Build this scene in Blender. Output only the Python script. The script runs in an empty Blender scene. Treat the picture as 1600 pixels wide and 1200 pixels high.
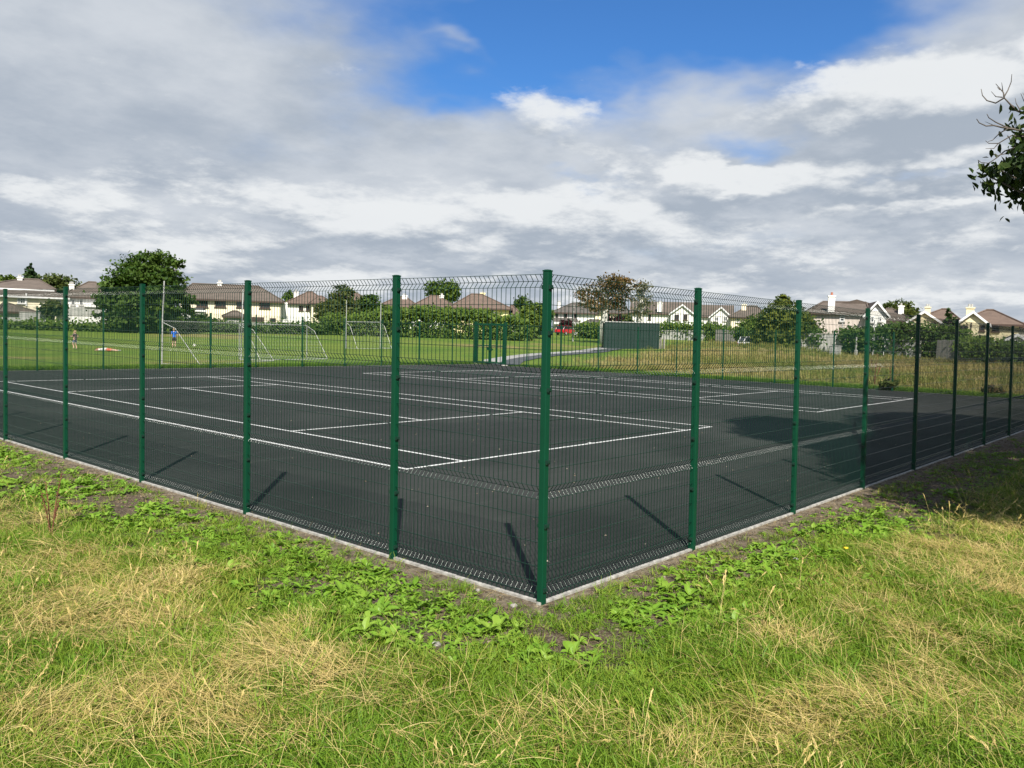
import bpy, math, random
import numpy as np
from mathutils import Vector, Matrix, Euler

S = bpy.context.scene
COL = S.collection
RAD = math.radians
# ------------------------------------------------------------------ camera
CAM = np.array([-8.3209, -9.3142, 2.1011]); F = 1300.46
FW = np.array([0.75190934, 0.65631264, -0.06233839])
RT = np.array([0.65867617, -0.75187078, 0.02891419])
UP = np.array([0.02789367, 0.06280166, 0.99763615])
cd = bpy.data.cameras.new('camera'); cam = bpy.data.objects.new('camera', cd); COL.objects.link(cam)
cd.sensor_width = 36.0; cd.lens = F / 1600 * 36; cd.clip_start = 0.05; cd.clip_end = 20000
mw = Matrix.Identity(4)
for i in range(3):
    mw[i][0] = RT[i]; mw[i][1] = UP[i]; mw[i][2] = -FW[i]; mw[i][3] = CAM[i]
cam.matrix_world = mw
S.camera = cam
# ------------------------------------------------------------------ exposure
S.view_settings.view_transform = 'Standard'; S.view_settings.look = 'None'
S.view_settings.exposure = 0.65; S.view_settings.gamma = 1.0
S.view_settings.use_curve_mapping = False
S.render.engine = 'CYCLES'
S.cycles.max_bounces = 4; S.cycles.diffuse_bounces = 2; S.cycles.glossy_bounces = 2
S.cycles.transmission_bounces = 2; S.cycles.transparent_max_bounces = 8
# ------------------------------------------------------------------ sun
SUN_DIR = Vector((1.76, 1.88, -2.586)).normalized()          # the way the light travels
sd = bpy.data.lights.new('sun', 'SUN'); sd.energy = 5.0; sd.angle = RAD(0.53); sd.color = (1.0, 0.94, 0.84)
sun = bpy.data.objects.new('sun', sd); COL.objects.link(sun)
sun.rotation_euler = SUN_DIR.to_track_quat('-Z', 'Y').to_euler(); sun.location = (0, 0, 60)
SUN_EL = math.asin(-SUN_DIR.z); SUN_ROT = math.atan2(-SUN_DIR.x, -SUN_DIR.y)


# ------------------------------------------------------------------ node helpers
class NT:
    """tiny expression builder on a node tree"""
    def __init__(s, t): s.t = t; s.n = t.nodes; s.l = t.links
    def node(s, ty, **kw):
        n = s.n.new(ty)
        for k, v in kw.items(): setattr(n, k, v)
        return n
    def put(s, sock, v):
        if isinstance(v, bpy.types.NodeSocket): s.l.new(v, sock)
        elif v is not None: sock.default_value = v
    def m(s, op, a, b=None, c=None, clamp=False):
        n = s.node('ShaderNodeMath', operation=op, use_clamp=clamp)
        s.put(n.inputs[0], a)
        if b is not None: s.put(n.inputs[1], b)
        if c is not None: s.put(n.inputs[2], c)
        return n.outputs[0]
    def v(s, op, a, b=None):
        n = s.node('ShaderNodeVectorMath', operation=op)
        s.put(n.inputs[0], a)
        if b is not None:
            if op == 'SCALE': s.put(n.inputs['Scale'], b)
            else: s.put(n.inputs[1], b)
        return n.outputs['Value'] if op in ('DOT_PRODUCT', 'LENGTH') else n.outputs[0]
    def xyz(s, a):
        n = s.node('ShaderNodeSeparateXYZ'); s.put(n.inputs[0], a); return n.outputs
    def comb(s, x, y, z):
        n = s.node('ShaderNodeCombineXYZ')
        for i, q in enumerate((x, y, z)): s.put(n.inputs[i], q)
        return n.outputs[0]
    def noise(s, vec, scale, detail=4, rough=.5, dist=0., out='Fac', lac=2.0):
        n = s.node('ShaderNodeTexNoise')
        if vec is not None: s.put(n.inputs['Vector'], vec)
        n.inputs['Scale'].default_value = scale; n.inputs['Detail'].default_value = detail
        n.inputs['Roughness'].default_value = rough; n.inputs['Distortion'].default_value = dist
        n.inputs['Lacunarity'].default_value = lac
        return n.outputs[out]
    def ss(s, x, lo, hi, a=0., b=1.):
        n = s.node('ShaderNodeMapRange', interpolation_type='SMOOTHSTEP')
        s.put(n.inputs[0], x)
        for i, q in enumerate((lo, hi, a, b)): s.put(n.inputs[i + 1], q)
        return n.outputs[0]
    def mix(s, f, a, b, bl='MIX'):
        n = s.node('ShaderNodeMix', data_type='RGBA', blend_type=bl)
        s.put(n.inputs[0], f)
        for i, q in ((6, a), (7, b)):
            if isinstance(q, tuple) and len(q) == 3: q = (*q, 1)
            s.put(n.inputs[i], q)
        return n.outputs[2]
    def bump(s, h, strength=.3, dist=.02):
        n = s.node('ShaderNodeBump'); n.inputs['Strength'].default_value = strength
        n.inputs['Distance'].default_value = dist; s.put(n.inputs['Height'], h); return n.outputs[0]


def new_mat(name):
    m = bpy.data.materials.new(name); m.use_nodes = True
    t = NT(m.node_tree); b = m.node_tree.nodes['Principled BSDF']
    return m, t, b


def mat(name, col, rough=.7, var=.18, nscale=6., bump=0., bscale=40., metal=0., spec=.5, detail=5):
    """base colour broken up by object-space noise"""
    m, t, b = new_mat(name)
    tc = t.node('ShaderNodeTexCoord').outputs['Object']
    n = t.noise(tc, nscale, detail, .6)
    lo = tuple(c * (1 - var) for c in col); hi = tuple(min(1, c * (1 + var)) for c in col)
    t.put(b.inputs['Base Color'], t.mix(t.ss(n, .25, .75), lo, hi))
    b.inputs['Roughness'].default_value = rough; b.inputs['Metallic'].default_value = metal
    b.inputs['Specular IOR Level'].default_value = spec
    if bump: t.put(b.inputs['Normal'], t.bump(t.noise(tc, bscale, 4, .6), bump, .02))
    return m


# ------------------------------------------------------------------ sky with clouds
HD = np.array([FW[0], FW[1], 0]); HD /= np.linalg.norm(HD); RH = np.array([HD[1], -HD[0], 0])
def ae(x, y):                                                  # azimuth / elevation of a direction in the photo
    d = FW + RT * (x - 800) / F - UP * (y - 600) / F; d /= np.linalg.norm(d)
    return math.atan2(d @ RH, d @ HD), math.asin(d[2])

def blob_sum(t, a, e, tot, blobs):
    for (px, py, sx, sy, wt) in blobs:
        a0, e0 = ae(px, py)
        da = t.m('DIVIDE', t.m('SUBTRACT', a, a0), sx / F); de = t.m('DIVIDE', t.m('SUBTRACT', e, e0), sy / F)
        r = t.m('ADD', t.m('MULTIPLY', da, da), t.m('MULTIPLY', de, de))
        tot = t.m('ADD', tot, t.m('MULTIPLY', t.m('EXPONENT', t.m('MULTIPLY', r, -1.0)), wt))
    return tot

def dir_frame(t, d, amt, scale):
    """flattened sky coordinates and azimuth / elevation, the latter stirred by noise"""
    x, y, z = t.xyz(d)
    den = t.m('ADD', t.m('MAXIMUM', z, 0.0), 0.24)
    q = t.comb(t.m('DIVIDE', x, den), t.m('DIVIDE', y, den), t.m('MULTIPLY', t.m('DIVIDE', z, den), 1.9))
    w = t.v('SCALE', t.v('SUBTRACT', t.noise(q, scale, 4, .6, out='Color'), (.5, .5, .5)), amt)
    dw = t.v('ADD', d, w)
    a = t.m('ARCTAN2', t.v('DOT_PRODUCT', dw, tuple(RH)), t.v('DOT_PRODUCT', dw, tuple(HD)))
    e = t.m('ARCSINE', t.m('MULTIPLY', t.xyz(dw)[2], .999))
    return q, a, e, z

def heap_group():
    """density of the low heaped clouds"""
    g = bpy.data.node_groups.new('heap_density', 'ShaderNodeTree')
    g.interface.new_socket('Dir', in_out='INPUT', socket_type='NodeSocketVector')
    g.interface.new_socket('Density', in_out='OUTPUT', socket_type='NodeSocketFloat')
    t = NT(g); gi = t.node('NodeGroupInput'); go = t.node('NodeGroupOutput')
    q, a, e, z = dir_frame(t, t.v('NORMALIZE', gi.outputs[0]), .10, 4.0)
    n1 = t.noise(q, 1.7, 3, .5); n2 = t.noise(q, 4.4, 8, .62)
    tot = t.m('ADD', t.m('MULTIPLY', t.m('SUBTRACT', n1, .5), .9), t.m('MULTIPLY', t.m('SUBTRACT', n2, .5), 1.25))
    tot = t.m('ADD', tot, t.m('SUBTRACT', t.ss(z, .13, .22, .16, -.14), t.ss(z, .0, .05, .12, 0.)))
    tot = blob_sum(t, a, e, tot, [
        (1390, 150, 165, 85, .62), (1560, 150, 120, 75, .32), (1440, 8, 220, 28, -.45), (860, 195, 100, 50, .26), (1110, 265, 110, 24, .35), (960, 335, 150, 30, .22), (620, 350, 120, 30, .15), (1330, 300, 130, 30, .22),
        (60, 230, 160, 60, -.18), (1060, 50, 260, 60, -.6), (760, 60, 240, 60, -.5), (1180, 236, 50, 16, -.4), (1470, 268, 110, 12, -.35), (430, 200, 170, 80, -.22)])
    t.l.new(tot, go.inputs[0])
    return g

W = bpy.data.worlds.new('World'); S.world = W; W.use_nodes = True
W.cycles.sampling_method = 'MANUAL'; W.cycles.sample_map_resolution = 256
wt = NT(W.node_tree); W.node_tree.nodes.clear()
out = wt.node('ShaderNodeOutputWorld'); bg = wt.node('ShaderNodeBackground')
sky = wt.node('ShaderNodeTexSky', sky_type='NISHITA', sun_disc=False)
sky.sun_elevation = SUN_EL; sky.sun_rotation = SUN_ROT; sky.air_density = 1.0; sky.dust_density = .6; sky.ozone_density = 2.0
dirn = wt.v('NORMALIZE', wt.node('ShaderNodeTexCoord').outputs['Generated'])
# thin high veil
q, az_, el_, zz_ = dir_frame(wt, dirn, .16, 2.2)
nv = wt.noise(q, 1.15, 7, .58)
veil = wt.m('ADD', wt.m('MULTIPLY', wt.m('SUBTRACT', nv, .5), 1.9), wt.ss(zz_, .10, .45, .80, .40))
veil = wt.m('SUBTRACT', veil, wt.ss(zz_, .42, .75, 0., .35))
veil = blob_sum(wt, az_, el_, veil, [(720, 65, 60, 14, .45), (860, 40, 50, 16, .25), (1000, 105, 80, 14, .2), (960, 70, 250, 75, -.85), (1180, 40, 200, 70, -.75), (700, 135, 130, 45, -.65), (800, 15, 190, 45, -.6), (540, 20, 170, 45, -.35), (1420, 15, 170, 34, -.38), (1180, 238, 70, 22, -.5), (1470, 270, 130, 16, -.5), (900, 280, 70, 14, -.35), (200, 60, 300, 90, .2)])
va = wt.ss(veil, -.42, .62)
vtone = wt.noise(q, 2.0, 6, .6)
vcol = wt.mix(wt.ss(vtone, .30, .70), (2.6, 2.98, 3.52), (4.05, 4.32, 4.68))
# heaps: bright where the density falls off towards the sun, grey underneath
HG = heap_group()
def heap(v):
    n = wt.node('ShaderNodeGroup'); n.node_tree = HG; wt.put(n.inputs[0], v); return n.outputs[0]
h0 = heap(dirn); h1 = heap(wt.v('ADD', dirn, (-.008, -.008, .030)))
ha = wt.ss(h0, -.06, .26)
slope = wt.m('SUBTRACT', h0, h1)
lit = wt.ss(wt.m('ADD', wt.m('MULTIPLY', wt.m('SUBTRACT', vtone, .5), .9), wt.m('SUBTRACT', wt.m('MULTIPLY', slope, 2.4), wt.m('MULTIPLY', h0, .66))), -.62, .56)
hcol = wt.mix(lit, (2.5, 2.88, 3.40), (5.4, 5.55, 5.65))
skyc = wt.mix(1.0, sky.outputs[0], (.29, .57, .89), 'MULTIPLY')
fin = wt.mix(wt.m('MULTIPLY', ha, .92), wt.mix(va, skyc, vcol), hcol)
wt.put(bg.inputs['Color'], fin); bg.inputs['Strength'].default_value = 0.10
wt.l.new(bg.outputs[0], out.inputs[0])


# ------------------------------------------------------------------ mesh helpers
class MB:
    def __init__(s): s.v = []; s.f = []; s.mi = []
    def add(s, vs, fs, mi=0):
        o = len(s.v); s.v += [tuple(map(float, q)) for q in vs]; s.f += [tuple(i + o for i in f) for f in fs]; s.mi += [mi] * len(fs)
    def box(s, a, b, mi=0):
        x0, y0, z0 = a; x1, y1, z1 = b
        s.add([(x0, y0, z0), (x1, y0, z0), (x1, y1, z0), (x0, y1, z0), (x0, y0, z1), (x1, y0, z1), (x1, y1, z1), (x0, y1, z1)],
              [(3, 2, 1, 0), (4, 5, 6, 7), (0, 1, 5, 4), (1, 2, 6, 5), (2, 3, 7, 6), (3, 0, 4, 7)], mi)
    def bar(s, p, q, w, h=None, n=4, w2=None, mi=0):
        s.tube([p, q], [w, w2 if w2 else w], n, mi=mi)
    def tube(s, pts, rad, n=6, cap=True, mi=0):
        pts = [Vector(p) for p in pts]
        if not hasattr(rad, '__len__'): rad = [rad] * len(pts)
        rings = []; ref = None
        for i, p in enumerate(pts):
            a = pts[max(i - 1, 0)]; b = pts[min(i + 1, len(pts) - 1)]
            d = (b - a).normalized() if (b - a).length > 1e-9 else Vector((0, 0, 1))
            if ref is None:
                ref = Vector((1, 0, 0)) if abs(d.x) < .8 else Vector((0, 1, 0))
            u = (ref - d * ref.dot(d)).normalized(); w = d.cross(u); ref = u
            rings.append([p + (u * math.cos(2 * math.pi * (k + .5) / n) + w * math.sin(2 * math.pi * (k + .5) / n)) * rad[i] for k in range(n)])
        vs = [q for r in rings for q in r]; fs = []
        for i in range(len(pts) - 1):
            for k in range(n):
                fs.append((i * n + k, i * n + (k + 1) % n, (i + 1) * n + (k + 1) % n, (i + 1) * n + k))
        if cap: fs += [tuple(range(n - 1, -1, -1)), tuple((len(pts) - 1) * n + k for k in range(n))]
        s.add(vs, fs, mi)
    def mesh(s, name, mats, smooth=False):
        me = bpy.data.meshes.new(name); me.from_pydata(s.v, [], s.f)
        for m in (mats if isinstance(mats, (list, tuple)) else [mats]): me.materials.append(m)
        if any(s.mi): me.polygons.foreach_set('material_index', s.mi)
        if smooth: me.polygons.foreach_set('use_smooth', [True] * len(me.polygons))
        me.update(); return me
    def obj(s, name, mats, parent=None, smooth=False, bevel=0., **kw):
        return link(name, s.mesh(name, mats, smooth), parent, bevel=bevel, **kw)


def link(name, data, parent=None, loc=None, rot=None, bevel=0., **props):
    o = bpy.data.objects.new(name, data); COL.objects.link(o)
    if parent is not None: o.parent = parent
    if loc is not None: o.location = loc
    if rot is not None: o.rotation_euler = rot
    if bevel:
        b = o.modifiers.new('bevel', 'BEVEL'); b.width = bevel; b.segments = 2; b.limit_method = 'ANGLE'
    for k, v in props.items(): o[k] = v
    return o

def thing(name, label, cat, loc=(0, 0, 0), rotz=0., group=None):
    o = link(name, None, loc=loc, rot=(0, 0, rotz)); o.empty_display_size = .3
    o['label'] = label; o['category'] = cat
    if group: o['group'] = group
    return o

def tag(o, label, cat, group=None):
    o['label'] = label; o['category'] = cat
    if group: o['group'] = group
    return o


# ------------------------------------------------------------------ place helpers
U0, U1, V0, V1 = -3.3185, 30.3, -5.319, 27.1                   # the fence rectangle
LEAN = Vector((0.0151, 0.0282, 1.0)).normalized(); FH = 2.586

def rect_dist(u, v):
    dx = np.maximum(np.maximum(U0 - u, u - U1), 0); dy = np.maximum(np.maximum(V0 - v, v - V1), 0)
    return np.hypot(dx, dy)

_r = np.random.RandomState(7)
_lat = _r.rand(64, 64)
def vnoise(x, y, sc, seed=0):
    x = np.asarray(x, float) * sc + seed * 13.7; y = np.asarray(y, float) * sc + seed * 7.3
    i = np.floor(x).astype(int); j = np.floor(y).astype(int); fx = x - i; fy = y - j
    fx = fx * fx * (3 - 2 * fx); fy = fy * fy * (3 - 2 * fy)
    g = lambda a, b: _lat[a % 64, b % 64]
    return (g(i, j) * (1 - fx) + g(i + 1, j) * fx) * (1 - fy) + (g(i, j + 1) * (1 - fx) + g(i + 1, j + 1) * fx) * fy
def fbm(x, y, sc, seed=0, o=4):
    t = 0; w = 1; tw = 0
    for k in range(o):
        t = t + w * vnoise(x, y, sc * 2 ** k, seed + k); tw += w; w *= .5
    return t / tw

MND = CAM[:2] + HD[:2] * 80 + RH[:2] * 23.0
def ground_z(u, v):
    u = np.asarray(u, float); v = np.asarray(v, float)
    R = np.hypot(u - CAM[0], v - CAM[1])
    x = np.clip(R - 54, 0, 122)
    z = .028 * (x - 3 * (1 - np.exp(-x / 3)))
    z = z + .75 * np.exp(-((u - MND[0]) * HD[0] + (v - MND[1]) * HD[1]) ** 2 / 9. - ((u - MND[0]) * RH[0] + (v - MND[1]) * RH[1]) ** 2 / 60.)   # grassy rise
    d = rect_dist(u, v)
    k = np.clip((d - .25) / 1.2, 0, 1)
    near = np.exp(-(R / 30) ** 2)
    z = z + k * near * ((fbm(u, v, .55, 3) - .5) * .16 + (fbm(u, v, 2.1, 5, 3) - .5) * .07)
    return z - .014

def gz(u, v): return float(ground_z(u, v))

def ray(px, py): return FW + RT * (px - 800) / F - UP * (py - 600) / F
def at(px, R):                                                  # point on the ground, R metres out in the direction of column px
    d = ray(px, 520 + .029 * (px - 800)); h = d[:2] / np.linalg.norm(d[:2])
    u, v = CAM[0] + h[0] * R, CAM[1] + h[1] * R
    return Vector((u, v, gz(u, v)))
def hz(px, py, R):                                              # height at range R
    d = ray(px, py); return CAM[2] + d[2] / np.linalg.norm(d[:2]) * R


# ------------------------------------------------------------------ materials
M = {}
M['paint'] = mat('green_powder_coat', (.0012, .048, .022), .45, .12, 3., spec=.28)
M['wire'] = mat('green_coated_wire', (.0025, .030, .017), .24, .1, 3., spec=.5)
M['clip'] = mat('dark_green_plastic', (.004, .030, .018), .5, .1, 8.)
M['kerb'] = mat('pale_concrete', (.34, .33, .30), .85, .45, 14., .4, 60)
def line_paint():
    m, t, b = new_mat('white_line_paint'); P = t.node('ShaderNodeNewGeometry').outputs['Position']
    c = t.mix(t.ss(t.noise(P, 3., 4, .6), .3, .7), (.52, .53, .52), (.70, .71, .70))
    wear = t.m('ADD', t.noise(P, 26., 5, .7), t.m('MULTIPLY', t.noise(P, .9, 3, .5), .35))
    c = t.mix(t.ss(wear, .72, .86, 0, .75), c, (.07, .075, .07))
    t.put(b.inputs['Base Color'], c); b.inputs['Roughness'].default_value = .8
    return m
M['white_paint'] = line_paint()
M['white_tube'] = mat('white_painted_tube', (.40, .40, .39), .5, .2, 2.)
M['net'] = mat('pale_net_cord', (.30, .32, .29), .8, .1, 4.)
M['cream'] = mat('cream_render', (.82, .75, .56), .9, .06, 1.2, .15, 30)
M['yellow'] = mat('yellow_render', (.86, .75, .42), .9, .06, 1.2, .15, 30)
M['yellow2'] = mat('pale_yellow_render', (.78, .70, .45), .9, .07, 1.2, .15, 30)
M['white'] = mat('white_render', (.82, .81, .77), .9, .06, 1.2, .15, 30)
M['pink'] = mat('pinkish_dash_render', (.66, .58, .52), .92, .08, 2.5, .3, 40)
M['greywall'] = mat('grey_block_render', (.40, .40, .38), .92, .16, 1.5, .3, 14)
M['paint_trim'] = mat('white_trim', (.74, .74, .73), .5, .05, 3.)
M['brown_trim'] = mat('brown_trim', (.06, .035, .025), .6, .15, 3.)
M['pipe'] = mat('grey_pipe', (.45, .45, .45), .5, .1, 3.)
M['pot'] = mat('clay_pot', (.35, .13, .08), .8, .15, 6.)
M['darkroof'] = mat('dark_felt_roof', (.06, .06, .065), .85, .2, 2.)
M['container'] = mat('dark_green_steel', (.0075, .026, .022), .6, .14, 2.)
M['wood'] = mat('grey_timber', (.24, .23, .21), .85, .22, 3., .3, 20)
M['tarmac'] = mat('path_tarmac', (.07, .075, .08), .9, .2, 3., .4, 80)
M['gravel'] = mat('pale_path_concrete', (.33, .325, .31), .9, .15, 3., .4, 60)
M['bark'] = mat('grey_brown_bark', (.13, .105, .08), .9, .3, 5., .6, 14)
M['palebark'] = mat('pale_bark', (.50, .49, .44), .85, .25, 3., .4, 12)
M['twig'] = mat('dead_grey_twig', (.10, .085, .07), .9, .25, 8.)
M['skin'] = mat('skin', (.55, .34, .25), .55, .06, 8.)
M['stone'] = mat('pale_stone', (.30, .28, .25), .85, .2, 12., .5, 30)
M['rubber'] = mat('black_rubber', (.02, .02, .02), .8, .1, 4.)
M['red_paint'] = mat('red_car_paint', (.50, .008, .02), .28, .05, 2.)
M['white_car'] = mat('white_car_paint', (.72, .73, .74), .28, .04, 2.)

def glass(name, col=(.025, .03, .035)):
    m, t, b = new_mat(name)
    b.inputs['Base Color'].default_value = (*col, 1); b.inputs['Roughness'].default_value = .06
    b.inputs['Specular IOR Level'].default_value = .55
    return m
M['glass'] = glass('window_glass')

def roof_mat(name, col):
    m, t, b = new_mat(name)
    tc = t.node('ShaderNodeTexCoord').outputs['Object']
    x, y, z = t.xyz(tc)
    row = t.m('FRACT', t.m('DIVIDE', z, .16))                   # tile courses: relief of the tiles
    colm = t.m('FRACT', t.m('DIVIDE', t.m('ADD', x, y), .30))
    n = t.noise(tc, 1.1, 6, .65); n2 = t.noise(tc, 14, 3, .6)
    c = t.mix(t.ss(n, .3, .7), tuple(q * .78 for q in col), tuple(q * 1.2 for q in col))
    c = t.mix(t.ss(n2, .3, .7, 0, .5), c, tuple(q * 1.35 for q in col))
    t.put(b.inputs['Base Color'], c); b.inputs['Roughness'].default_value = .88
    t.put(b.inputs['Normal'], t.bump(t.m('ADD', row, t.m('MULTIPLY', colm, .6)), .8, .06))
    return m
M['roof'] = roof_mat('brown_roof_tile', (.108, .086, .070))
M['roof2'] = roof_mat('red_brown_roof_tile', (.125, .088, .068))
M['roof3'] = roof_mat('grey_brown_roof_tile', (.090, .080, .070))

def leaf_mat(name, c0, c1, trans=.25, rough=.55):
    """leaf colour varies from leaf to leaf (stored per leaf), some light passes through"""
    m, t, b = new_mat(name)
    at_ = t.node('ShaderNodeAttribute', attribute_name='tint').outputs['Fac']
    c = t.mix(at_, c0, c1)
    t.put(b.inputs['Base Color'], c); b.inputs['Roughness'].default_value = rough
    b.inputs['Specular IOR Level'].default_value = .15
    tr = t.node('ShaderNodeBsdfTranslucent'); t.put(tr.inputs['Color'], t.mix(1., c, (1.15, 1.2, .6), 'MULTIPLY'))
    mx = t.node('ShaderNodeMixShader'); mx.inputs[0].default_value = trans
    t.l.new(b.outputs[0], mx.inputs[1]); t.l.new(tr.outputs[0], mx.inputs[2])
    t.l.new(mx.outputs[0], t.n['Material Output'].inputs[0])
    return m
L = {}
L['dark'] = leaf_mat('dark_green_leaves', (.026, .062, .010), (.080, .130, .022))
L['mid'] = leaf_mat('mid_green_leaves', (.045, .092, .013), (.120, .175, .028))
L['bright'] = leaf_mat('bright_green_leaves', (.055, .100, .018), (.13, .18, .03))
L['olive'] = leaf_mat('olive_leaves', (.034, .060, .014), (.105, .125, .032))
L['autumn'] = leaf_mat('turning_leaves', (.055, .062, .022), (.19, .115, .045))
L['pale'] = leaf_mat('sparse_pale_leaves', (.09, .10, .05), (.20, .19, .11))
L['conifer'] = leaf_mat('conifer_foliage', (.018, .048, .018), (.06, .10, .03))
L['goldtop'] = leaf_mat('golden_conifer_foliage', (.025, .055, .014), (.15, .17, .025))
L['purple'] = leaf_mat('purple_leaves', (.028, .012, .014), (.065, .022, .025))
L['near'] = leaf_mat('ash_leaves', (.018, .040, .010), (.065, .095, .022), .22, .45)

def blade_mat(name, cols, trans=.3, rough=.6):
    """grass: colour differs from tuft to tuft and from patch to patch"""
    m, t, b = new_mat(name)
    rnd = t.node('ShaderNodeObjectInfo').outputs['Random']
    tint = t.node('ShaderNodeAttribute', attribute_name='tint', attribute_type='INSTANCER').outputs['Fac']
    bl = t.node('ShaderNodeAttribute', attribute_name='blade').outputs['Fac']
    f = t.m('ADD', t.m('MULTIPLY', rnd, .25), t.m('ADD', t.m('MULTIPLY', tint, .55), t.m('MULTIPLY', bl, .40)))
    r = t.node('ShaderNodeValToRGB'); t.put(r.inputs[0], f)
    el = r.color_ramp.elements
    el[0].position = cols[0][0]; el[0].color = (*cols[0][1], 1); el[1].position = cols[-1][0]; el[1].color = (*cols[-1][1], 1)
    for p, c in cols[1:-1]:
        q = el.new(p); q.color = (*c, 1)
    c = r.outputs[0]
    t.put(b.inputs['Base Color'], c); b.inputs['Roughness'].default_value = rough; b.inputs['Specular IOR Level'].default_value = .35
    tr = t.node('ShaderNodeBsdfTranslucent'); t.put(tr.inputs['Color'], c)
    mx = t.node('ShaderNodeMixShader'); mx.inputs[0].default_value = trans
    t.l.new(b.outputs[0], mx.inputs[1]); t.l.new(tr.outputs[0], mx.inputs[2])
    t.l.new(mx.outputs[0], t.n['Material Output'].inputs[0])
    return m
M['grass'] = blade_mat('green_grass', [(.0, (.045, .118, .007)), (.42, (.108, .218, .011)), (.72, (.182, .275, .020)), (1.0, (.34, .33, .06))])
M['straw'] = blade_mat('dry_straw', [(.0, (.28, .225, .055)), (.5, (.48, .37, .125)), (1.0, (.66, .52, .23))], .2)
M['weed'] = blade_mat('weed_leaves', [(.0, (.085, .190, .014)), (.5, (.150, .285, .020)), (1.0, (.22, .34, .04))], .25, .5)
M['meadow'] = blade_mat('rough_meadow_grass', [(.0, (.075, .150, .014)), (.42, (.165, .205, .035)), (.7, (.32, .265, .09)), (1.0, (.42, .34, .15))], .25)
M['dockstem'] = mat('rusty_dock_stem', (.16, .055, .03), .8, .25, 10.)

# ------------------------------------------------------------------ ground sheet
RA, RB = np.array([30.4, 26.0]), np.array(at(985, 92.)[:2]); _d = (RB - RA) / np.linalg.norm(RB - RA); RN = (_d[1], -_d[0], _d[1] * RA[0] - _d[0] * RA[1])   # the mown field ends along the path
def ground_material():
    m, t, b = new_mat('ground')
    P = t.node('ShaderNodeNewGeometry').outputs['Position']
    x, y, z = t.xyz(P)
    dx = t.m('MAXIMUM', t.m('MAXIMUM', t.m('SUBTRACT', U0, x), t.m('SUBTRACT', x, U1)), 0.)
    dy = t.m('MAXIMUM', t.m('MAXIMUM', t.m('SUBTRACT', V0, y), t.m('SUBTRACT', y, V1)), 0.)
    d = t.m('SQRT', t.m('ADD', t.m('MULTIPLY', dx, dx), t.m('MULTIPLY', dy, dy)))
    n1 = t.noise(P, .9, 5, .6); n2 = t.noise(P, 7., 5, .65); n3 = t.noise(P, 45., 4, .6); nb = t.noise(P, .11, 5, .55); nm = t.noise(P, .035, 3, .5)
    outside_near = t.m('LESS_THAN', t.m('MINIMUM', t.m('SUBTRACT', x, U0), t.m('SUBTRACT', y, V0)), 0.)
    # bare soil along the kerb
    soil = t.mix(t.ss(n2, .3, .7), (.050, .036, .023), (.155, .113, .075))
    soil = t.mix(t.ss(n3, .42, .72, 0, .8), soil, (.27, .23, .165)); soil = t.mix(t.ss(t.noise(P, 120., 3, .6), .5, .7, 0, .7), soil, (.045, .036, .027))
    soil = t.mix(t.m('MULTIPLY', t.ss(d, .0, .5, .8, 0.), t.ss(n2, .35, .65)), soil, (.27, .23, .165))
    # thatch and earth under the long grass
    under = t.mix(t.ss(n2, .3, .7), (.028, .040, .010), (.080, .090, .024))
    under = t.mix(t.ss(n1, .5, .75, 0, .5), under, (.13, .11, .045))
    dn = t.m('ADD', d, t.m('MULTIPLY', t.m('SUBTRACT', n1, .5), 1.5))
    near = t.mix(t.ss(dn, .9, 1.8), soil, under)
    # mown playing field
    field = t.mix(t.ss(nb, .35, .65), (.085, .165, .020), (.140, .200, .030))
    field = t.mix(t.ss(n1, .3, .75, 0, .55), field, (.185, .225, .040))
    field = t.mix(t.m('MULTIPLY', t.ss(nm, .50, .62), t.ss(nb, .42, .6)), field, (.24, .205, .075))
    # rough dry meadow off the right hand end
    rough = t.mix(t.ss(nb, .35, .62), (.100, .135, .028), (.24, .205, .080))
    rough = t.mix(t.ss(n1, .35, .7, 0, .7), rough, (.31, .245, .115))
    side = t.m('ADD', t.m('ADD', t.m('MULTIPLY', x, RN[0]), t.m('MULTIPLY', y, RN[1])), t.m('SUBTRACT', t.m('MULTIPLY', t.m('SUBTRACT', nb, .5), 9.), RN[2]))
    far = t.mix(t.m('MULTIPLY', t.ss(side, 1.5, 8.), t.ss(n1, .25, .60, .45, 1.)), field, rough)
    far = t.mix(t.ss(dn, .6, 2.6, 1., 0.), far, (.055, .120, .018))
    c = t.mix(outside_near, far, near)
    t.put(b.inputs['Base Color'], c); b.inputs['Roughness'].default_value = .95; b.inputs['Specular IOR Level'].default_value = .15
    t.put(b.inputs['Normal'], t.bump(t.m('ADD', n2, t.m('MULTIPLY', n3, .8)), .9, .06))
    return m
def make_ground():
    rad = np.concatenate([np.linspace(0, 18, 110)[1:], 18 + np.cumsum(np.linspace(.3, 4, 70)), [220, 300, 450, 700, 1200, 2500, 6000]])
    n = 300; th = np.linspace(0, 2 * np.pi, n, endpoint=False)
    vs = [(CAM[0], CAM[1], gz(CAM[0], CAM[1]))]
    for r in rad:
        u = CAM[0] + r * np.cos(th); v = CAM[1] + r * np.sin(th); z = ground_z(u, v)
        vs += list(zip(u, v, z))
    fs = [(0, 1 + k, 1 + (k + 1) % n) for k in range(n)]
    for i in range(len(rad) - 1):
        a = 1 + i * n; b_ = a + n
        fs += [(a + k, b_ + k, b_ + (k + 1) % n, a + (k + 1) % n) for k in range(n)]
    me = bpy.data.meshes.new('ground'); me.from_pydata(vs, [], fs); me.materials.append(ground_material())
    me.polygons.foreach_set('use_smooth', [True] * len(me.polygons))
    link('ground', me, kind='structure')
make_ground()

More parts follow.
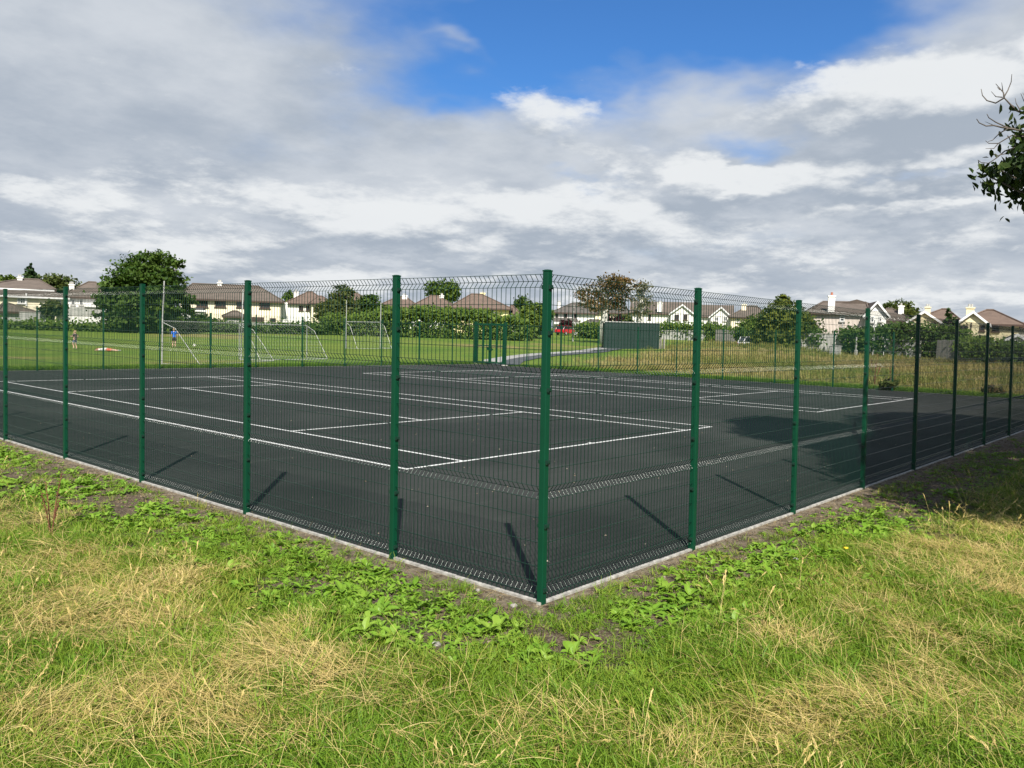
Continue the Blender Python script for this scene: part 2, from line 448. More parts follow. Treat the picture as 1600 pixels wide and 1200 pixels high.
# ------------------------------------------------------------------ court slab, markings, kerb
def court_material():
    m, t, b = new_mat('court_asphalt')
    P = t.node('ShaderNodeNewGeometry').outputs['Position']
    x, y, z = t.xyz(P)
    n1 = t.noise(P, .35, 5, .6); n2 = t.noise(P, 3., 5, .65); n3 = t.noise(P, 160., 2, .6)
    st = t.noise(t.comb(t.m('MULTIPLY', x, .35), t.m('MULTIPLY', y, 2.6), 0.), 1.3, 6, .7)
    c = t.mix(t.ss(n1, .3, .7), (.0145, .0172, .0156), (.023, .026, .0238))
    c = t.mix(t.ss(st, .50, .78, 0, .6), c, (.050, .054, .049))
    c = t.mix(t.ss(n2, .6, .8, 0, .35), c, (.068, .068, .062))
    seam = t.m('ABSOLUTE', t.m('SUBTRACT', t.m('FRACT', t.m('DIVIDE', t.m('ADD', y, t.m('MULTIPLY', n2, .05)), 3.2)), .5))
    c = t.mix(t.m('MULTIPLY', t.ss(seam, .0, .012, 1., 0.), t.ss(n1, .35, .6, .2, .8)), c, (.012, .014, .013))
    c = t.mix(t.ss(t.noise(P, .16, 4, .55), .48, .62, 0, .45), c, (.043, .046, .042))
    c = t.mix(t.ss(n3, .52, .8, 0, .8), c, (.095, .098, .092))
    t.put(b.inputs['Base Color'], c); b.inputs['Roughness'].default_value = .9; b.inputs['Specular IOR Level'].default_value = .18
    t.put(b.inputs['Normal'], t.bump(n3, .55, .004))
    return m
mb = MB(); mb.box((U0 + .021, V0 + .021, -.12), (U1 - .05, V1 - .05, 0.0))
court = mb.obj('court_surface', court_material(), kind='structure')

def line(a, b_, w=.05, name='line'):
    ax, ay = a; bx, by = b_; mb = MB()
    if abs(ax - bx) < abs(ay - by): mb.box((ax - w / 2, min(ay, by), .0005), (ax + w / 2, max(ay, by), .0045))
    else: mb.box((min(ax, bx), ay - w / 2, .0005), (max(ax, bx), ay + w / 2, .0045))
    return mb.obj(name, M['white_paint'], court)
def markings(o):
    h = .025; W_, Ln, s0, s1, sv0, sv1 = 9.55, 21.15, 1.22, 8.38, 4.84, 16.22
    line((o - h, 0), (o + W_ + h, 0), .055, 'baseline'); line((o - h, Ln), (o + W_ + h, Ln), .055, 'baseline')
    for u in (o, o + W_): line((u, .028), (u, Ln - .028), .05, 'sideline')
    for u in (o + s0, o + s1): line((u, .028), (u, Ln - .028), .05, 'sideline')
    for v in (sv0, sv1): line((o + s0 + h, v), (o + s1 - h, v), .05, 'service_line')
    c = o + (s0 + s1) / 2
    line((c, sv0 + h), (c, sv1 - h), .05, 'service_line')
    for v, sgn in ((0, 1), (Ln, -1)): line((c, v + sgn * .028), (c, v + sgn * .13), .05, 'centre_mark')
markings(0.0); markings(16.1)

kerb = link('kerb', None, kind='structure')
def kerb_run(a, b_, n):
    a = Vector((*a, 0)); b_ = Vector((*b_, 0)); L_ = (b_ - a).length; st = L_ / n; d = (b_ - a).normalized()
    mb = MB(); mb.box((.003, -.019, -.13), (st - .003, .019, .004)); me = mb.mesh('kerb_stone', M['kerb'])
    for i in range(n):
        o = link('kerb_stone', me, kerb, loc=a + d * (i * st) + Vector((0, 0, .002 * math.sin(i * 2.3))), rot=(0, 0, math.atan2(d.y, d.x)))
kerb_run((U0, V0 + .046), (U0, V1), 36); kerb_run((U0 - .046, V0), (U1, V0), 37)
kerb_run((U0, V1 + .05), (U1 + .05, V1 + .05), 36); kerb_run((U1 + .05, V0 - .02), (U1 + .05, V1 - 2.8), 32)

# ------------------------------------------------------------------ mesh fence
FOLDS = (.100, .85, 1.79, 2.505)
HW = [.27, .46, .655] + [1.04, 1.23, 1.42, 1.61] + [1.97, 2.15, 2.32]
def panel_mesh(w, inward, sx, sy):
    mb = MB(); n = max(2, int(round(w / .05))); prof = [(0, .018)]
    for z in FOLDS: prof += [(0, z - .05), (.040 * inward, z), (0, z + .05)]
    prof[-1] = (0, FOLDS[-1] + .05)
    for i in range(n + 1):
        x = -w / 2 + w * i / n
        for (ya, za), (yb, zb) in zip(prof[:-1], prof[1:]): mb.tube([(x, ya, za), (x, yb, zb)], .0029, 5, cap=False)
    hs = [(-.004 * inward, z) for z in HW]
    for z in FOLDS: hs += [(-.004 * inward, z - .05), (.036 * inward, z), (-.004 * inward, z + .05)]
    for y, z in hs: mb.tube([(-w / 2, y, z), (w / 2, y, z)], .0030, 4, cap=False)
    return sheared(mb, 'mesh_panel', M['wire'], sx, sy)
def sheared(mb, name, m, sx, sy):
    mb.v = [(x + sx * z, y + sy * z, z) for x, y, z in mb.v]; return mb.mesh(name, m, name == 'mesh_panel')
def post_meshes(sx, sy):
    mb = MB(); mb.box((-.0275, -.0275, -.35), (.0275, .0275, FH - .012)); post = sheared(mb, 'post', M['paint'], sx, sy)
    mb = MB(); mb.box((-.0295, -.0295, FH - .012), (.0295, .0295, FH)); mb.box((-.02, -.02, FH), (.02, .02, FH + .004)); cap = sheared(mb, 'post_cap', M['paint'], sx, sy)
    mb = MB(); mb.box((-.021, -.042, -.016), (.021, -.0278, .016)); mb.box((-.012, -.050, -.007), (.012, -.042, .007)); clip = mb.mesh('clip', M['clip'])
    return post, cap, clip
PCACHE = {}
def fence(label, a, b_, stops, clips, out_sign=1, skip=(), posts_at_ends=(True, True)):
    """a -> b in the court plane; stops are distances of the posts from a"""
    a = Vector((*a, 0)); b_ = Vector((*b_, 0)); x = (b_ - a).normalized()
    root = thing('mesh_fence', label, 'fence', a, 0, 'green mesh fence around the court')
    root.rotation_euler = (0, 0, math.atan2(x.y, x.x))
    sx, sy = LEAN.dot(x) / LEAN.z, LEAN.dot(Vector((-x.y, x.x, 0))) / LEAN.z   # the posts stand a little off plumb, all the same way
    POST, CAP, CLIP = post_meshes(sx, sy)
    for i, s in enumerate(stops):
        if (i == 0 and not posts_at_ends[0]) or (i == len(stops) - 1 and not posts_at_ends[1]): continue
        p = link('post', POST, root, loc=(s, 0, 0), bevel=.005)
        link('cap', CAP, p, bevel=.003)
        if clips:
            for cz in (2.455, 2.10, 1.66, 1.10, .60, .10):
                for fl in (0, math.pi):
                    link('clip', CLIP, p, loc=(sx * cz, sy * cz, cz), rot=(0, 0, math.pi / 2 + fl))
    for i in range(len(stops) - 1):
        if i in skip: continue
        w = stops[i + 1] - stops[i] - .05
        key = (round(w, 2), round(sx, 4), round(sy, 4))
        if key not in PCACHE: PCACHE[key] = panel_mesh(key[0], -out_sign, sx, sy)
        link('mesh_panel', PCACHE[key], root, loc=((stops[i] + stops[i + 1]) / 2, 0, 0))
    return root
def reg(first, start, end, step):
    n = max(1, int(round((end - start) / step))); return first + [start + (end - start) * k / n for k in range(n + 1)]
vl = [-3.554, -1.060, 1.480, 3.997, 6.578]
sl = [0.] + [v - V0 for v in vl]; sl = sl[:-1] + reg([], sl[-1], V1 - V0, 2.56)
fence('green mesh fence run on the near left, with the nearest corner post', (U0, V0), (U0, V1), sl, True, 1)
ur = [-.946, 1.545, 4.026, 6.519, 9.02, 11.58, 14.117]
sr = sorted([U1 - u for u in [U0] + ur]); sr = reg([], 0., sr[0], 2.56)[:-1] + sr
fence('green mesh fence run along the right, its far posts in the tree shade', (U1, V0), (U0, V0), sr, True, 1, posts_at_ends=(True, False))
sf = reg([], 0, 33.6 - .2, 2.6)
fence('distant green mesh fence run across the back left of the court', (U1 - .2, V1), (U0, V1), [33.418 - s for s in sorted([33.418 - q for q in [30.1 - u for u in (27.75, 25.0, 22.15, 19.6, 16.9, 14.2, 11.8, 9.35, 6.9, 4.3, 1.75, -.8)] + [0., 33.418]], reverse=True)], False, 1, posts_at_ends=(False, False))
tv = [25.0, 23.25, 20.63, 17.95, 15.35, 12.95, 10.3, 7.55, 4.75, 2.15, -.35, -2.9]
fence('distant green mesh fence run from the gate along the back right', (U1, V0), (U1, V1), [0.] + sorted([v - V0 for v in tv]), False, 1, posts_at_ends=(False, False))

# gate in the far corner
gr = thing('gate', 'green double gate with heavy posts at the far corner of court', 'gate', (U1, 25.05, 0), math.pi / 2)
GW = 2.55
for gx in (0., GW):
    mb = MB(); mb.box((gx - .07, -.07, -.3), (gx + .07, .07, 2.68)); mb.box((gx - .08, -.08, 2.68), (gx + .08, .08, 2.71)); mb.obj('post', M['paint'], gr)
    mb = MB(); mb.tube([(gx, 0, -.1), (gx, 0, .03), (gx, 0, .05)], [.22, .20, .12], 10); mb.obj('footing', M['kerb'], gr)
for k in range(2):
    x0, x1 = (.13, GW / 2 - .02) if k == 0 else (GW / 2 + .02, GW - .13)
    mb = MB()
    for xx in (x0 + .035, x1 - .045): mb.box((xx - .045, -.03, .12), (xx + .045, .03, 2.62))
    mb.box((x0 + .08, -.028, 2.46), (x1 - .09, .028, 2.60)); mb.box((x0 + .08, -.028, 1.16), (x1 - .09, .028, 1.23)); mb.box((x0 + .08, -.028, .12), (x1 - .09, .028, .19))
    mb.box(((x0 + x1) / 2 - .05, -.026, .19), ((x0 + x1) / 2 + .05, .026, 1.16)); mb.box(((x0 + x1) / 2 - .05, -.026, 1.23), ((x0 + x1) / 2 + .05, .026, 2.46))
    leaf = mb.obj('gate_leaf', M['paint'], gr)
    mb = MB(); n = int((x1 - x0) / .05)
    for i in range(1, n):
        xx = x0 + (x1 - x0) * i / n; mb.tube([(xx, .0, .15), (xx, .0, 2.5)], .0027, 4, cap=False)
    for zz in (.4, .65, .9, 1.45, 1.7, 1.95, 2.2): mb.tube([(x0, 0, zz), (x1, 0, zz)], .003, 4, cap=False)
    mb.obj('mesh_infill', M['wire'], leaf)
mb = MB(); mb.box((GW / 2 - .20, -.06, .92), (GW / 2 + .20, .06, 1.02)); mb.box((GW / 2 + .16, -.06, 1.02), (GW / 2 + .20, .06, 1.12)); mb.box((GW / 2 - .10, -.07, .86), (GW / 2 + .02, .07, 1.14)); mb.obj('lock', M['paint'], gr)

# paths beyond the gate
def strip(name, pts, w0, w1, zoff, m):
    """ribbon that follows the ground; pts = (u, v), widths to both sides"""
    vs, fs = [], []
    P = []
    for i in range(len(pts) - 1):
        for k in range(8): P.append((np.array(pts[i]) * (1 - k / 8) + np.array(pts[i + 1]) * k / 8))
    P.append(np.array(pts[-1]))
    for i, p in enumerate(P):
        d = P[min(i + 1, len(P) - 1)] - P[max(i - 1, 0)]; d = d / np.linalg.norm(d); nrm = np.array([-d[1], d[0]])
        for s in (-w0, w1):
            q = p + nrm * s; vs.append((q[0], q[1], gz(*q) + zoff))
    for i in range(len(P) - 1): fs.append((2 * i, 2 * i + 2, 2 * i + 3, 2 * i + 1))
    me = bpy.data.meshes.new(name); me.from_pydata(vs, [], fs); me.materials.append(m)
    return link(name, me, kind='structure')
pp = [(30.2, 26.4), (31.6, 26.5)] + [tuple(at(*q)[:2]) for q in ((793, 58.5), (815, 62.5), (850, 67.5), (925, 75.5), (975, 88.), (1000, 100.))]
strip('tarmac_path', pp[:], 1.2, .25, .045, M['tarmac'])
strip('concrete_path', pp[1:], -.25, 1.6, .050, M['gravel'])


# ------------------------------------------------------------------ houses
def cbox(mb, x0, x1, y0, y1, z0, z1): mb.box((x0, y0, z0), (x1, y1, z1))

class House:
    """front wall through the point at range R in column xm; local x to the right, y away from the viewer"""
    def __init__(s, label, xm, R, yaw=0., cat='house', name='house', group='houses beyond the field'):
        p = at(xm, R); s.R = R
        d = ray(xm, 520 + .029 * (xm - 800)); h = d[:2] / np.linalg.norm(d[:2])
        ang = math.atan2(h[1], h[0]) - math.pi / 2 + yaw
        s.o = np.array(p); s.ex = np.array([math.cos(ang), math.sin(ang), 0]); s.ey = np.array([-math.sin(ang), math.cos(ang), 0])
        s.root = thing(name, label, cat, p, ang, group)
    def L(s, px, py, depth=0.):                                 # where the sight line meets the plane y = depth
        d = ray(px, py); c = s.o + s.ey * depth - CAM; t = (c @ s.ey) / (d @ s.ey); q = CAM + d * t - s.o
        return q @ s.ex, q[2]
    def x(s, px, depth=0.): return s.L(px, 500, depth)[0]
    def z(s, py, px, depth=0.): return s.L(px, py, depth)[1]
    def walls(s, x0, x1, zt, m, depth=8., y0=0., name='wall', gable=None):
        mb = MB()
        if gable is None: mb.box((x0, y0, -1.5), (x1, y0 + depth, zt))
        else:                                                   # pentagon extruded in y, ridge along y
            g = gable
            vs = [(x0, y0, -1.5), (x1, y0, -1.5), (x1, y0, zt), ((x0 + x1) / 2, y0, g), (x0, y0, zt)]
            vs += [(a, y0 + depth, c) for a, b_, c in vs]
            mb.add(vs, [(0, 1, 2, 3, 4), (9, 8, 7, 6, 5), (0, 5, 6, 1), (1, 6, 7, 2), (2, 7, 8, 3), (3, 8, 9, 4), (4, 9, 5, 0)])
        return mb.obj(name, m, s.root)
    def hip(s, x0, x1, y0, y1, ze, zr, r0, r1, m, ov=.4, name='roof'):
        """hipped roof: eaves rectangle, ridge from r0 to r1 at the middle"""
        x0 -= ov; x1 += ov; y0 -= ov; y1 += ov; ym = (y0 + y1) / 2; th = .12
        vs = [(x0, y0, ze), (x1, y0, ze), (x1, y1, ze), (x0, y1, ze), (r0, ym, zr), (r1, ym, zr), (x0, y0, ze - th), (x1, y0, ze - th), (x1, y1, ze - th), (x0, y1, ze - th)]
        mb = MB(); mb.add(vs, [(0, 1, 5, 4), (1, 2, 5), (2, 3, 4, 5), (3, 0, 4), (6, 9, 8, 7), (0, 6, 7, 1), (1, 7, 8, 2), (2, 8, 9, 3), (3, 9, 6, 0)])
        r = mb.obj(name, m, s.root)
        mb = MB(); f = .16
        cbox(mb, x0 - .03, x1 + .03, y0 - .05, y0 - .003, ze - th - .10, ze - .02)
        cbox(mb, x0 - .05, x0 - .003, y0, y1, ze - th - .10, ze - .02); cbox(mb, x1 + .003, x1 + .05, y0, y1, ze - th - .10, ze - .02)
        mb.obj('gutter', s.trim, r)
        mb = MB(); mb.tube([(r0, ym, zr + .02), (r1, ym, zr + .02)], .13, 6)
        for cx, cy, rx in ((x0, y0, r0), (x1, y0, r1), (x1, y1, r1), (x0, y1, r0)): mb.tube([(cx, cy, ze + .02), (rx, ym, zr + .02)], .10, 5)
        mb.obj('ridge_tiles', m, r)
        return r
    def gable_roof(s, x0, x1, y0, y1, ze, zr, m, ov=.35, axis='y', name='roof', barge=True):
        th = .16
        if axis == 'y':                                         # ridge runs away from the viewer, gable to the front
            xm = (x0 + x1) / 2; k = (zr - ze) / ((x1 - x0) / 2); xe0 = x0 - ov; xe1 = x1 + ov; zl = ze - ov * k; ya, yb = y0 - ov, y1 + ov
            vs = [(xe0, ya, zl), (xm, ya, zr), (xe1, ya, zl), (xe0, yb, zl), (xm, yb, zr), (xe1, yb, zl)]
            vs += [(a, b_, c + th) for a, b_, c in vs]
            mb = MB(); mb.add(vs, [(6, 7, 10, 9), (7, 8, 11, 10), (0, 3, 4, 1), (1, 4, 5, 2), (0, 1, 7, 6), (1, 2, 8, 7), (3, 9, 10, 4), (4, 10, 11, 5), (0, 6, 9, 3), (2, 5, 11, 8)])
            r = mb.obj(name, m, s.root)
            if barge:
                mb = MB(); yb_ = ya - .004; t = .24
                for (xa, za, xb, zb) in ((xe0, zl + th, xm, zr + th), (xm, zr + th, xe1, zl + th)):
                    mb.add([(xa, yb_ - .06, za - t), (xb, yb_ - .06, zb - t), (xb, yb_ - .06, zb + .02), (xa, yb_ - .06, za + .02),
                            (xa, yb_, za - t), (xb, yb_, zb - t), (xb, yb_, zb + .02), (xa, yb_, za + .02)],
                           [(0, 1, 2, 3), (7, 6, 5, 4), (0, 4, 5, 1), (3, 2, 6, 7), (0, 3, 7, 4), (1, 5, 6, 2)])
                mb.obj('barge_board', M['paint_trim'], r)
        else:                                                   # ridge across the view
            ym = (y0 + y1) / 2; k = (zr - ze) / ((y1 - y0) / 2); ya, yb = y0 - ov, y1 + ov; zl = ze - ov * k; xa, xb = x0 - ov * .6, x1 + ov * .6
            vs = [(xa, ya, zl), (xa, ym, zr), (xa, yb, zl), (xb, ya, zl), (xb, ym, zr), (xb, yb, zl)]
            vs += [(a, b_, c + th) for a, b_, c in vs]
            mb = MB(); mb.add(vs, [(6, 9, 10, 7), (7, 10, 11, 8), (0, 1, 4, 3), (1, 2, 5, 4), (0, 6, 7, 1), (1, 7, 8, 2), (3, 4, 10, 9), (4, 5, 11, 10), (0, 3, 9, 6), (2, 8, 11, 5)])
            r = mb.obj(name, m, s.root)
            mb = MB(); cbox(mb, xa, xb, ya - .08, ya - .004, zl - .02, zl + th - .03); mb.obj('gutter', s.trim, r)
        return r
    trim = M['brown_trim']
    def window(s, px0, py0, px1, py1, depth=0., frame='paint_trim', bars=1, cross=False, w=None):
        x0, z1 = s.L(px0, py0, depth); x1, z0 = s.L(px1, py1, depth); y = depth
        s.win_local(x0, x1, z0, z1, y, frame, bars, cross)
    def win_local(s, x0, x1, z0, z1, y, frame='paint_trim', bars=1, cross=False):
        mb = MB(); f = .10
        cbox(mb, x0, x1, y - .09, y - .004, z0, z0 + f); cbox(mb, x0, x1, y - .09, y - .004, z1 - f, z1)
        cbox(mb, x0, x0 + f, y - .09, y - .004, z0 + f, z1 - f); cbox(mb, x1 - f, x1, y - .09, y - .004, z0 + f, z1 - f)
        for b in range(bars):
            xx = x0 + (x1 - x0) * (b + 1) / (bars + 1); cbox(mb, xx - .035, xx + .035, y - .085, y - .004, z0 + f, z1 - f)
        if cross: cbox(mb, x0 + f, x1 - f, y - .08, y - .004, (z0 * .45 + z1 * .55) - .03, (z0 * .45 + z1 * .55) + .03)
        wi = mb.obj('window', M[frame], s.root)
        mb = MB(); cbox(mb, x0 + f * .6, x1 - f * .6, y - .045, y - .006, z0 + f * .6, z1 - f * .6); mb.obj('pane', M['glass'], wi)
        mb = MB(); cbox(mb, x0 - .08, x1 + .08, y - .16, y - .002, z0 - .10, z0 - .004); mb.obj('sill', M['kerb' if frame == 'paint_trim' else frame], wi)
    def chimney(s, px0, px1, pyt, pyb, depth, m, pots=2, potm='greywall'):
        x0, zt = s.L(px0, pyt, depth); x1, zb = s.L(px1, pyb, depth)
        w = x1 - x0; mb = MB(); cbox(mb, x0, x1, depth - w * .35, depth + w * .35, zb - (1.5 if depth > 0 else 0.), zt - .14)
        cbox(mb, x0 - .07, x1 + .07, depth - w * .35 - .07, depth + w * .35 + .07, zt - .14, zt)
        c = mb.obj('chimney', m, s.root)
        for k in range(pots):
            xx = x0 + w * (k + 1) / (pots + 1); mb = MB(); mb.tube([(xx, depth, zt - .02), (xx, depth, zt + .1), (xx, depth, zt + .32)], [.14, .12, .11], 8); mb.obj('chimney_pot', M[potm], c)
    def box(s, name, m, x0, x1, y0, y1, z0, z1):
        mb = MB(); cbox(mb, x0, x1, y0, y1, z0, z1); return mb.obj(name, m, s.root)
    def pipe(s, px, py0, py1, depth=0., m='pipe', r=.06):
        x, z1 = s.L(px, py0, depth); z0 = s.L(px, py1, depth)[1]
        mb = MB(); mb.tube([(x, depth - .09, z0), (x, depth - .09, z1)], r, 6); mb.obj('downpipe', M[m], s.root)

# A: far left
h = House('cream house with a hipped brown roof and low side extension, farthest left', 52, 112)
x0, x1 = h.x(-30), h.x(82); ze = h.z(452, 50)
h.walls(x0, x1, ze, M['cream'], 9.)
h.hip(x0, x1, 0, 9, ze + .05, h.z(437, 50, 4.5), h.x(34, 4.5), h.x(62, 4.5), M['roof'])
xl0, xl1 = h.x(-30), h.x(100); yl = -2.6
h.walls(xl0, xl1, h.z(464, 50, yl), M['cream'], 2.58, yl)
mb = MB(); za, zb = h.z(463, 50, yl - .3), h.z(454, 50, -.05)
mb.add([(xl0 - .3, yl - .35, za), (xl1 + .5, yl - .35, za), (xl1 - 1.0, -.42, zb), (xl0 - .3, -.42, zb), (xl0 - .3, yl - .35, za - .12), (xl1 + .5, yl - .35, za - .12), (xl1 - 1.0, -.42, zb - .12), (xl0 - .3, -.42, zb - .12)],
       [(0, 1, 2, 3), (7, 6, 5, 4), (0, 4, 5, 1), (1, 5, 6, 2), (2, 6, 7, 3), (3, 7, 4, 0)]); lr = mb.obj('lower_roof', M['roof'], h.root)
h.box('fascia', M['paint_trim'], xl0 - .3, xl1 - 1.0, -.50, -.43, zb - .02, zb + .15)
h.box('gutter', M['paint_trim'], xl0 - .3, xl1 + .5, yl - .47, yl - .36, za - .2, za - .02)
h.window(27, 465, 40, 475, yl, bars=2, cross=True); h.window(88, 468, 96, 477, yl)
h.pipe(41, 458, 478, yl, 'paint_trim', .09); h.chimney(27, 35, 433, 443, 4., M['white'])
h.box('garage_door', M['paint_trim'], h.x(62, yl), h.x(80, yl), yl - .10, yl - .005, h.z(484, 70, yl), h.z(476, 70, yl))
h.box('window_band', M['glass'], h.x(84, yl), h.x(100, yl), yl - .1, yl - .006, h.z(486, 90, yl), h.z(482, 90, yl))

s = House('brown tiled garden shed roof low beside the farthest left house', 30, 104, .1, 'shed', 'shed', 'sheds and outbuildings')
x0, x1 = s.x(2), s.x(54); s.walls(x0, x1, s.z(488, 30), M['greywall'], 3.5)
s.hip(x0, x1, 0, 3.5, s.z(487, 30), s.z(474, 30, 1.7), s.x(8), s.x(14), M['roof'], .3)
s = House('flat dark green canopy beside a cream wall at the far left', 72, 105, -.05, 'shed', 'canopy', 'sheds and outbuildings')
x0, x1 = s.x(58), s.x(86); z0 = s.z(487, 70)
mb = MB(); mb.add([(x0, 0, z0), (x1, 0, z0), (x1, 2.5, z0 + .7), (x0 + .6, 2.5, z0 + .7), (x0, 0, z0 - .1), (x1, 0, z0 - .1), (x1, 2.5, z0 + .6), (x0 + .6, 2.5, z0 + .6)], [(0, 1, 2, 3), (7, 6, 5, 4), (0, 4, 5, 1), (1, 5, 6, 2), (2, 6, 7, 3), (3, 7, 4, 0)]); mb.obj('roof', M['container'], s.root)
for xx in (x0 + .1, x1 - .1):
    mb = MB(); mb.tube([(xx, .1, -.5), (xx, .1, z0 - .08)], .05, 6); mb.obj('post', M['paint_trim'], s.root)

# B: between the far left house and the big tree
h = House('white house with brown roof between the far left house and big tree', 130, 124)
x0, x1 = h.x(97), h.x(172); ze = h.z(465, 130)
h.walls(x0, x1, ze, M['white'], 9.); h.hip(x0, x1, 0, 9, ze + .05, h.z(441, 142, 4.5), h.x(138, 4.5), h.x(150, 4.5), M['roof'])
h.chimney(108, 116, 444, 458, 2., M['white'], 3, 'kerb')
h.window(111, 468, 117, 477); h.window(124, 468, 130, 477); h.pipe(143, 460, 478, 0, 'paint_trim', .08)
h.box('extension', M['greywall'], h.x(100), h.x(165), -3, -.01, -1.5, h.z(480, 130, -3)); h.box('flat_roof', M['paint_trim'], h.x(132), h.x(163), -3.2, .0, h.z(479.5, 130, -3), h.z(477, 130, -3))

# C: long cream house behind the goal
h = House('long cream terrace house with brown roof behind the white goal', 360, 112, -.06)
x0, x1 = h.x(281), h.x(438); ze = h.z(469, 360)
h.walls(x0, x1, ze, M['cream'], 8.5); h.hip(x0, x1, 0, 8.5, ze + .05, h.z(446, 360, 4.25), h.x(300, 4.2), h.x(404, 4.2), M['roof'], .45)
h.walls(x1 + .004, h.x(449), h.z(472, 444), M['white'], 6., 1.5, 'side_wall')
h.window(307, 469.5, 325, 480, 0, 'brown_trim', 2); h.window(336, 470, 353, 480, 0, 'brown_trim', 2); h.window(369.5, 470, 384, 480.5, 0, 'brown_trim', 2); h.window(406, 471, 422, 482, 0, 'brown_trim', 2); h.window(421.5, 497, 431, 504, 0, 'brown_trim', 0)
h.box('flat_roof', M['darkroof'], h.x(281), h.x(321), -2.6, -.01, h.z(484, 300, -2.6), h.z(480.5, 300, -2.6)); h.box('fascia', M['paint_trim'], h.x(279), h.x(326), -2.7, -2.605, h.z(486.5, 300, -2.6), h.z(484.1, 300, -2.6))
h.box('porch_wall', M['greywall'], h.x(281), h.x(321), -2.5, -.012, -1.5, h.z(486.6, 300, -2.6))
h.hip(h.x(352), h.x(383), -2.5, -.02, h.z(494, 367, -2.5), h.z(486.5, 367, -1.3), h.x(364), h.x(372), M['roof'], .2, 'porch_roof'); h.box('porch_wall', M['greywall'], h.x(354, -2.4), h.x(381, -2.4), -2.45, -.012, -1.5, h.z(494.5, 367, -2.5))
h.box('conservatory', M['brown_trim'], h.x(394), h.x(412), -2.0, -.012, -1.5, h.z(495.5, 405, -2)); h.chimney(340, 347, 441, 447, 4.2, M['white'], 2)

# D
h = House('white house with square chimney, left of the olive bushes', 480, 128, .05)
x0, x1 = h.x(449), h.x(512); ze = h.z(475, 480)
h.walls(x0, x1, ze, M['white'], 8.5); h.hip(x0, x1, 0, 8.5, ze + .05, h.z(456.5, 482, 4.25), h.x(480, 4.2), h.x(488, 4.2), M['roof2'])
h.walls(h.x(485), h.x(514), h.z(474, 495), M['cream'], 2.9, -2.95, 'bay_wall'); h.hip(h.x(485), h.x(514), -2.95, 2., h.z(473.5, 497, -2.95), h.z(463, 497, -.5), h.x(496), h.x(503), M['roof2'], .35, 'bay_roof')
h.chimney(459, 466, 455.5, 466, 3., M['white'], 1, 'kerb'); h.window(467, 478, 474, 485.5, 0, 'brown_trim', 1); h.window(478, 478, 483, 485.5, 0, 'brown_trim', 0); h.window(490, 479, 496, 486, -2.95, 'brown_trim', 1)

# E
for lab, xm, R, xa, xb, ye, yr, r0, r1, ch in (
        ('small brown roofed white house half hidden behind olive bushes', 548, 138, 520, 590, 476, 457.5, 545, 556, (546, 549, 452, 460)),
        ('white house with brown hipped roof right of the distant goal', 622, 134, 592, 652, 480, 464, 620, 634, (628, 636, 461.5, 468)),
        ('white house with hipped roof under the round treetop, left of the yellow house', 678, 132, 644, 712, 480.5, 462.5, 672, 684, (687, 693, 461.5, 468))):
    h = House(lab, xm, R, .03)
    x0, x1 = h.x(xa), h.x(xb); ze = h.z(ye, xm)
    h.walls(x0, x1, ze, M['white'], 8.5); h.hip(x0, x1, 0, 8.5, ze + .05, h.z(yr, xm, 4.25), h.x(r0, 4.2), h.x(r1, 4.2), M['roof2'])
    h.chimney(*ch, 3.6, M['white'], 2)
    for k in range(3):
        xx = x0 + (x1 - x0) * (.22 + .28 * k); h.win_local(xx - .55, xx + .55, ze - 1.5, ze - .35, 0, 'paint_trim', 1)

# F yellow
h = House('bright yellow house with wide hipped roof behind the court gate', 752, 122, -.04)
x0, x1 = h.x(706), h.x(795); ze = h.z(482, 752)
h.walls(x0, x1, ze, M['yellow'], 8.5); h.hip(x0, x1, 0, 8.5, ze + .05, h.z(460, 745, 4.25), h.x(735, 4.2), h.x(752, 4.2), M['roof2'], .5)
for a, b_ in ((727, 734.5), (758.5, 764), (768, 774)): h.window(a, 480.5, b_, 488.5, 0, 'paint_trim', 0)
h.window(713, 482, 719, 489, 0, 'brown_trim', 0); h.chimney(751, 758, 457.5, 463, 4.5, M['yellow'], 1)
h.walls(x1 + .5, h.x(812), h.z(490, 805), M['white'], 6., 1.2, 'side_wall'); h.hip(x1 - .1, h.x(811), 1.2, 7.2, h.z(490, 805), h.z(477, 800, 4), x1 + .2, h.x(800, 4), M['roof2'], .3, 'side_roof')

# G white house right of the corner post
h = House('white house with grey brown roof behind the red car', 893, 138, .05)
x0, x1 = h.x(866), h.x(928); ze = h.z(489, 895)
h.walls(x0, x1, ze, M['white'], 9); h.hip(x0, x1, 0, 9, ze + .05, h.z(474, 905, 4.5), h.x(893, 4.5), h.x(915, 4.5), M['roof3'], .5)
h.chimney(871.5, 875.5, 473, 483, 2.5, M['white'], 2, 'kerb'); h.window(868, 490, 872, 498, 0, 'brown_trim', 0); h.window(881, 489.5, 886, 497, 0, 'brown_trim', 0); h.window(894, 489.5, 901.5, 498, 0, 'brown_trim', 1)
zz = h.z(503.5, 890, -2.2); mb = MB(); xa, xb = h.x(866, -2), h.x(906, -2)
mb.add([(xa, -2.4, zz), (xb, -2.4, zz), (xb - .4, 0, zz + .75), (xa, 0, zz + .75), (xa, -2.4, zz - .1), (xb, -2.4, zz - .1), (xb - .4, 0, zz + .6), (xa, 0, zz + .6)], [(0, 1, 2, 3), (7, 6, 5, 4), (0, 4, 5, 1), (1, 5, 6, 2), (2, 6, 7, 3), (3, 7, 4, 0)]); mb.obj('lean_to_roof', M['roof3'], h.root)
h.box('fascia', M['paint_trim'], xa, xb, -2.5, -2.405, zz - .35, zz - .02)
h = House('low white garage with grey roof between red car and autumn tree', 925, 128, -.03, 'shed', 'garage', 'sheds and outbuildings')
